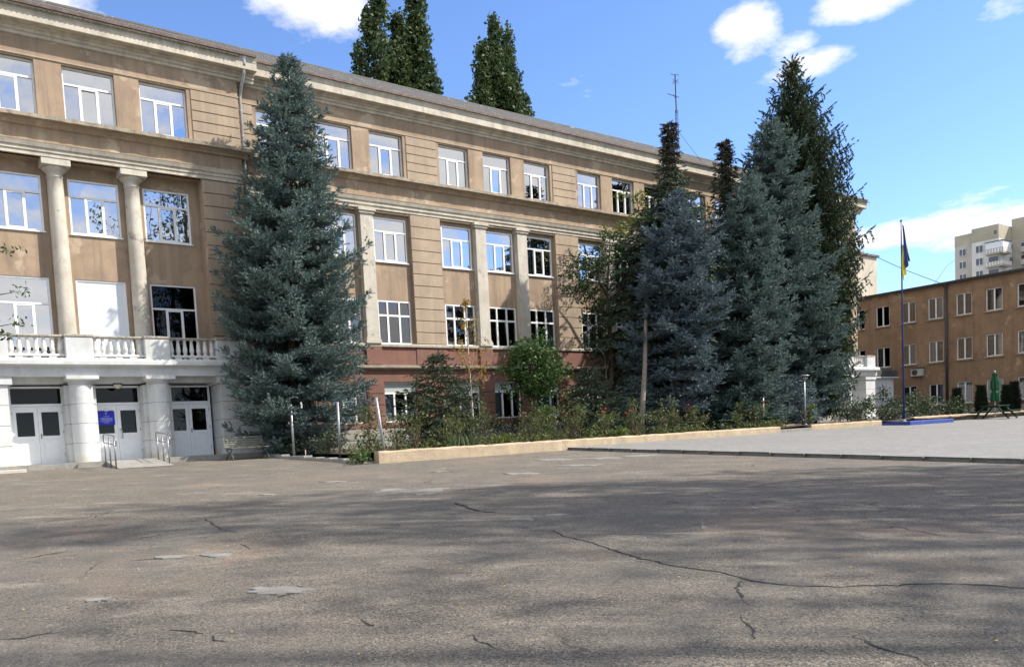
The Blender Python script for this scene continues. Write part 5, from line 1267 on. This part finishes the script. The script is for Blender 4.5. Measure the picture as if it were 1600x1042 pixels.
picnic_table('dark green picnic table in shade under the garden spruces', 12.4, 8.9, G0, FA+math.radians(15))
pa = thing('closed_parasol', 'closed green parasol standing in the middle of the picnic table', 'parasol', W(31.2, 12.1, pz(12.1)-.01))
p = MB(); p.tube([(0, 0, 0), (0, 0, 2.75)], .024, 8); p.build('pole', M['pvc'], pa, True)
p = MB(); k = 24; prof = [(.20, 1.02), (.24, 1.1), (.20, 1.5), (.14, 1.62), (.21, 1.78), (.20, 2.2), (.12, 2.5), (.16, 2.62), (.03, 2.72)]
for i in range(len(prof)-1):
    for j in range(k):
        def pt(i_, j_):
            r, z = prof[i_]; a = 2*math.pi*j_/k; rr = r*.85*(1+.28*math.cos(a*6+i_*.4)); return (rr*math.cos(a), rr*math.sin(a), z+.05*math.sin(a*6)*(i_ == 0))
        p.quad(pt(i, j), pt(i, j+1), pt(i+1, j+1), pt(i+1, j))
p.build('canopy', M['parasol'], pa, True)
p = MB(); p.lathe([(.035, 2.72), (.05, 2.75), (.03, 2.80)], k=10); p.build('finial', M['pvc'], pa)
p = MB(); p.lathe([(.150, 1.52), (.165, 1.56), (.150, 1.60)], k=14); p.build('strap', M['parasol'], pa)

# ---------------------------------------------------------------- brown wing on the right
BU = 49.0
bw = thing('brown_wing_building', 'brown stuccoed three storey wing at the right with white framed windows', 'building', W(BU, 0, 0), rz=FA-math.pi/2)
x0, x1 = -9.0, 30.0; hs = []
xs = [-3.72+i*2.115 for i in range(16)]; xs = [-5.83]+xs
for x in xs:
    for zb in (.69, 4.18, 7.68): hs.append((x, x+1.14, zb, zb+1.70))
b = MB(); b.wall(x0, x1, -.5, 10.28, 0, hs, .30)
b.quad((x0, 12, -.5), (x0, 0, -.5), (x0, 0, 10.28), (x0, 12, 10.28)); b.quad((x1, 0, -.5), (x1, 12, -.5), (x1, 12, 10.28), (x1, 0, 10.28)); b.quad((x1, 12, -.5), (x0, 12, -.5), (x0, 12, 10.28), (x1, 12, 10.28))
b.build('wall', M['brown'], bw)
r = MB(); r.box(x0-.2, x1+.2, -.28, 12.3, 10.283, 10.36); r.box(x0-.22, x1+.22, -.30, 12.3, 10.362, 10.47); r.build('roof', M['bitumen'], bw)
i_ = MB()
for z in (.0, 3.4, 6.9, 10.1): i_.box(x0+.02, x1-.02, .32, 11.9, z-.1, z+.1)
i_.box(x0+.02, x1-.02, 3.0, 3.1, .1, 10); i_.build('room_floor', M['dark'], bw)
bs = MB(); bs.box(x0+.01, x1-.01, -.06, .0, -.5, .30); bs.build('plinth', M['plinth'], bw)
so = MB(); so.bevbox(-.10, 1.24, -.12, .1, -.11, -.03, .006); som = so.mesh('stone_sill', M['concrete'])
for x in xs:
    for zb in (.69, 4.18, 7.68):
        f = window(bw, 'D', x, -.14, zb, 1.14, 1.70, sill=False, curtain=WRND.choice((0, 0, .3, .5, 0)), side=WRND.randint(0, 1)); part('stone_sill', som, f, (0, -.14, 0))
dpb = MB(); dpb.tube([(1.93, -.12, 10.2), (1.93, -.10, -.3)], .10, 12); dp = dpb.build('downpipe', M['darkmetal'], bw, True)
c = MB(); c.lathe([(.10, 10.0), (.10, 10.05), (.17, 10.22), (.17, 10.27)], 1.93, -.13, 12); c.build('rain_hopper', M['darkmetal'], dp)
ac = thing('air_conditioner', 'white air conditioner box under a first floor window of the brown wing', 'air conditioner', W(BU, -.3, 3.15), rz=FA-math.pi/2)
p = MB(); p.bevbox(-.45, .45, -.42, -.06, 0, .62, .015); p.build('casing', M['panel_green'], ac)
p = MB(); p.lathe([(.23, 0), (.23, .012), (.19, .014), (.0, .013)], k=20); p.v = [(x-.12, -.421-z, y+.31) for x, y, z in p.v]; p.build('fan_grille', M['darkmetal'], ac)
p = MB(); p.box(-.55, .55, -.52, -.0, .70, .72); p.build('rain_shield', M['steel'], ac)
p = MB(); p.box(-.40, -.36, -.4, 0, -.05, -.003); p.box(.36, .40, -.4, 0, -.05, -.003); p.build('bracket', M['darkmetal'], ac)

# white link between the far portico and the brown wing
wk = thing('white_link_building', 'low white block linking the far portico to the brown wing', 'building', W(0, 0, 0))
p = MB()
for i in range(4): p.fb(38.8, 45.2, -4, -.5, -.3+i*.83+.01, -.3+(i+1)*.83-.01)
p.fb(38.82, 45.18, -3.9, -.52, -.3, 3.0); p.build('wall', M['white'], wk)
p = MB(); p.fb(38.6, 45.5, -4, -.2, 3.02, 3.10); p.build('roof_edge', M['white'], wk)
p = MB(); p.quad((38.6, .3, 3.6), (45.5, .3, 3.6), (45.5, 3, 4.4), (38.6, 3, 4.4)); p.quad((38.6, .25, 3.101), (45.5, .25, 3.101), (45.5, .3, 3.6), (38.6, .3, 3.6)); p.build('roof', M['bitumen'], wk)

# cream block behind
cb = thing('cream_block', 'plain cream windowless block rising behind the brown wing', 'building', W(0, 0, 0))
p = MB(); p.fb(50, 61.7, -25, -10, 0, 16.0); p.build('wall', M['creamblock'], cb)
p = MB(); p.fb(49.8, 61.9, -25, -9.8, 16.003, 16.2); p.build('roof', M['roof'], cb)
p = MB(); p.tube([(58, 10.2, 16.2), (58, 10.2, 16.7)], .05, 6); p.build('vent_pipe', M['darkmetal'], cb)

# apartment tower far away on the right
TU = 188.0
tw = thing('apartment_tower', 'tall tan and white apartment tower far behind the brown wing', 'building', W(TU, 0, 0), rz=FA-math.pi/2)
w = MB()
w.box(-55.9, -52.25, .3, 22, 0, 38.6); w.build('wall', M['towergrey'], tw)
w = MB(); w.box(-55.92, -52.25, .28, 22, 38.603, 41.0); w.box(-52.2, -46.7, 0, 14, 38.603, 41.75); w.build('attic_wall', M['towertan'], tw)
w = MB(); w.box(-52.2, -46.7, .02, 14, 0, 38.6); w.build('wall', M['towerwhite'], tw)
w = MB(); w.box(-46.69, -30, 7.0, 22, 0, 38.6); w.build('wall', M['towergrey'], tw)
w = MB(); w.box(-46.69, -30, 7.0, 22, 38.603, 43.4); w.build('attic_wall', M['towertan'], tw)
fw = MB(); fw.box(-.02, 1.42, -.03, .03, -.02, 1.52); fwm = fw.mesh('window', M['towerglass']); fr_ = MB(); fr_.box(-.06, .0, -.05, .0, -.06, 1.56); fr_.box(1.40, 1.46, -.05, 0, -.06, 1.56); fr_.box(0, 1.4, -.05, 0, 1.5, 1.56); fr_.box(0, 1.4, -.05, 0, -.06, 0); fr_.box(.66, .74, -.05, 0, 0, 1.5); frm = fr_.mesh('frame', M['pvc'])
for k in range(12):
    z = 36.2-k*2.85
    for x, y in ((-54.9, .3), (-51.3, .02), (-44.8, 7.0), (-41, 7.0)):
        f = part('window', fwm, tw, (x, y-.035, z)); part('frame', frm, f, (0, -.032, 0))
    f = part('window', fwm, tw, (-46.7+.035, 5.6, z), (0, 0, math.pi/2)); part('frame', frm, f, (0, -.032, 0))
v = MB(); v.box(-47.6, -47.1, -.03, .01, 39.6, 40.4); v.build('roof_vent', M['towerglass'], tw)
for k in range(11):
    z = 35.2-k*2.85; bq = MB(); bq.box(-48.9, -45.4, -1.3, 3.4, z-.18, z); s = bq.build('balcony', M['towergrey'], tw)
    rl = MB()
    for q in range(6): rl.box(-48.9+q*.585+.06, -48.9+(q+1)*.585-.06, -1.36, -1.31, z+.08, z+1.0)
    for q in range(8): rl.box(-45.39, -45.34, -1.3+q*.585+.06, -1.3+(q+1)*.585-.06, z+.08, z+1.0)
    rl.build('rail_panel', M['towerwhite'], s)
    rk = MB(); rk.box(-48.9, -45.4, -1.305, -1.27, z+.002, z+1.05); rk.box(-45.43, -45.395, -1.27, 3.4, z+.002, z+1.05); rk.build('rail_frame', M['darkmetal'], s)
    if k == 0:
        gl = MB(); gl.box(-48.85, -45.45, -1.26, -1.2, z+1.06, z+2.5); gl.box(-45.5, -45.44, -1.2, 3.3, z+1.06, z+2.5); gl.build('glazing', M['panel'], s)
        for q in range(6):
            pass
        tp = MB(); tp.box(-49.0, -45.3, -1.4, 3.5, z+2.502, z+2.65); tp.build('canopy', M['darkmetal'], s)
    dk = MB(); dk.box(-48.7, -46.75, -.03, .015, z+.05, z+2.3); dk.build('balcony_door', M['towerglass'], s)
for k in range(11):
    z = 35.6-k*2.85; bq = MB(); bq.box(-44.5+.0, -36, 5.7, 6.99, z-.2, z); s = bq.build('balcony', M['towergrey'], tw); rl = MB(); rl.box(-44.5, -36, 5.64, 5.695, z-.2, z+1.05); rl.build('rail_panel', M['towergrey'], s)

# aerial on the roof, cables
an = thing('roof_aerial', 'thin dark lattice aerial mast with crossbars on the school roof', 'aerial', W(19.45, -.6, 16.3))
p = MB()
for dx, dy in ((-.09, -.05), (.09, -.05), (0, .1)): p.tube([(dx, dy, 0), (dx*.8, dy*.8, 3.2)], .018, 5)
for i in range(14):
    z = i*.23; p.tube([(-.09, -.05, z), (.09, -.05, z+.12), (0, .1, z+.23)], .01, 4)
p.tube([(0, 0, 3.0), (0, 0, 5.3)], .04, 6); p.build('mast', M['darkmetal'], an)
p = MB(); p.tube([(-.75, 0, 4.02), (.5, .15, 4.1)], .022, 5); p.tube([(-.25, 0, 4.08), (0, 0, 3.85)], .015, 5); p.tube([(-.45, 0, 5.25), (.35, 0, 5.35)], .018, 5)
for z in (4.85, 4.95): p.tube([(-.25, 0, z), (.3, 0, z)], .014, 5)
p.tube([(-.08, -.3, 4.9), (.08, .3, 4.9)], .014, 5); p.build('crossbar', M['darkmetal'], an)
p = MB(); p.tube([(0, 0, 2.0), (3.6, .4, .1)], .012, 4); p.build('guy_wire', M['darkmetal'], an)
def cable(label, pts, r=.018):
    mb = MB(); mb.tube([W(*q) for q in pts], r, 4, False); o = mb.build('overhead_cable', M['darkmetal']); tag(o, label, 'cable')
cable('thin cable sloping from the cream block down to the brown wing', [(61.5, -10, 16.1), (58, -5.5, 13.6), (53, .5, 10.6)], .03)
cable('thin cable running from the brown wing roof towards the tower', [(49.4, .8, 10.5), (70, -7, 15.2), (110, -22, 23)], .03)

# fallen leaves and scraps on the asphalt
rng = np.random.default_rng(9); n = 520
uo = np.stack([rng.uniform(-23, 0, n), rng.uniform(11.8, 31.5, n)], 1)
C = np.stack([uo[:, 0], -uo[:, 1], [gz(o)+.012 for o in uo[:, 1]]], 1)
lf = leaf_quads(rng, C, .016, 6, .6); o = part('fallen_leaves', soup('fallen_leaves', lf, M['litter']), None, W(0, 0, 0), (0, 0, FA)); tag(o, 'scattered small dry leaves on the asphalt', 'leaf litter', kind='stuff')

# loose grit on the near asphalt
rng = np.random.default_rng(12); T = []
for i in range(1500):
    u, o = rng.uniform(-22.5, -11), rng.uniform(20, 31.5); r = rng.uniform(.004, .011); c = np.array([u, -o, gz(o)+r*.6]); a = rng.uniform(0, 6.28)
    p = [c+np.array([r*math.cos(a+k*2.1)*rng.uniform(.8, 1.3), r*math.sin(a+k*2.1)*rng.uniform(.8, 1.3), -r*.6]) for k in range(3)]; t_ = c+np.array([0, 0, r*.6])
    T += [[p[0], p[1], t_], [p[1], p[2], t_], [p[2], p[0], t_]]
o = part('grit', soup('grit', T, M['kerb']), None, W(0, 0, 0), (0, 0, FA)); tag(o, 'loose pale grit scattered on the near asphalt', 'grit', kind='stuff')
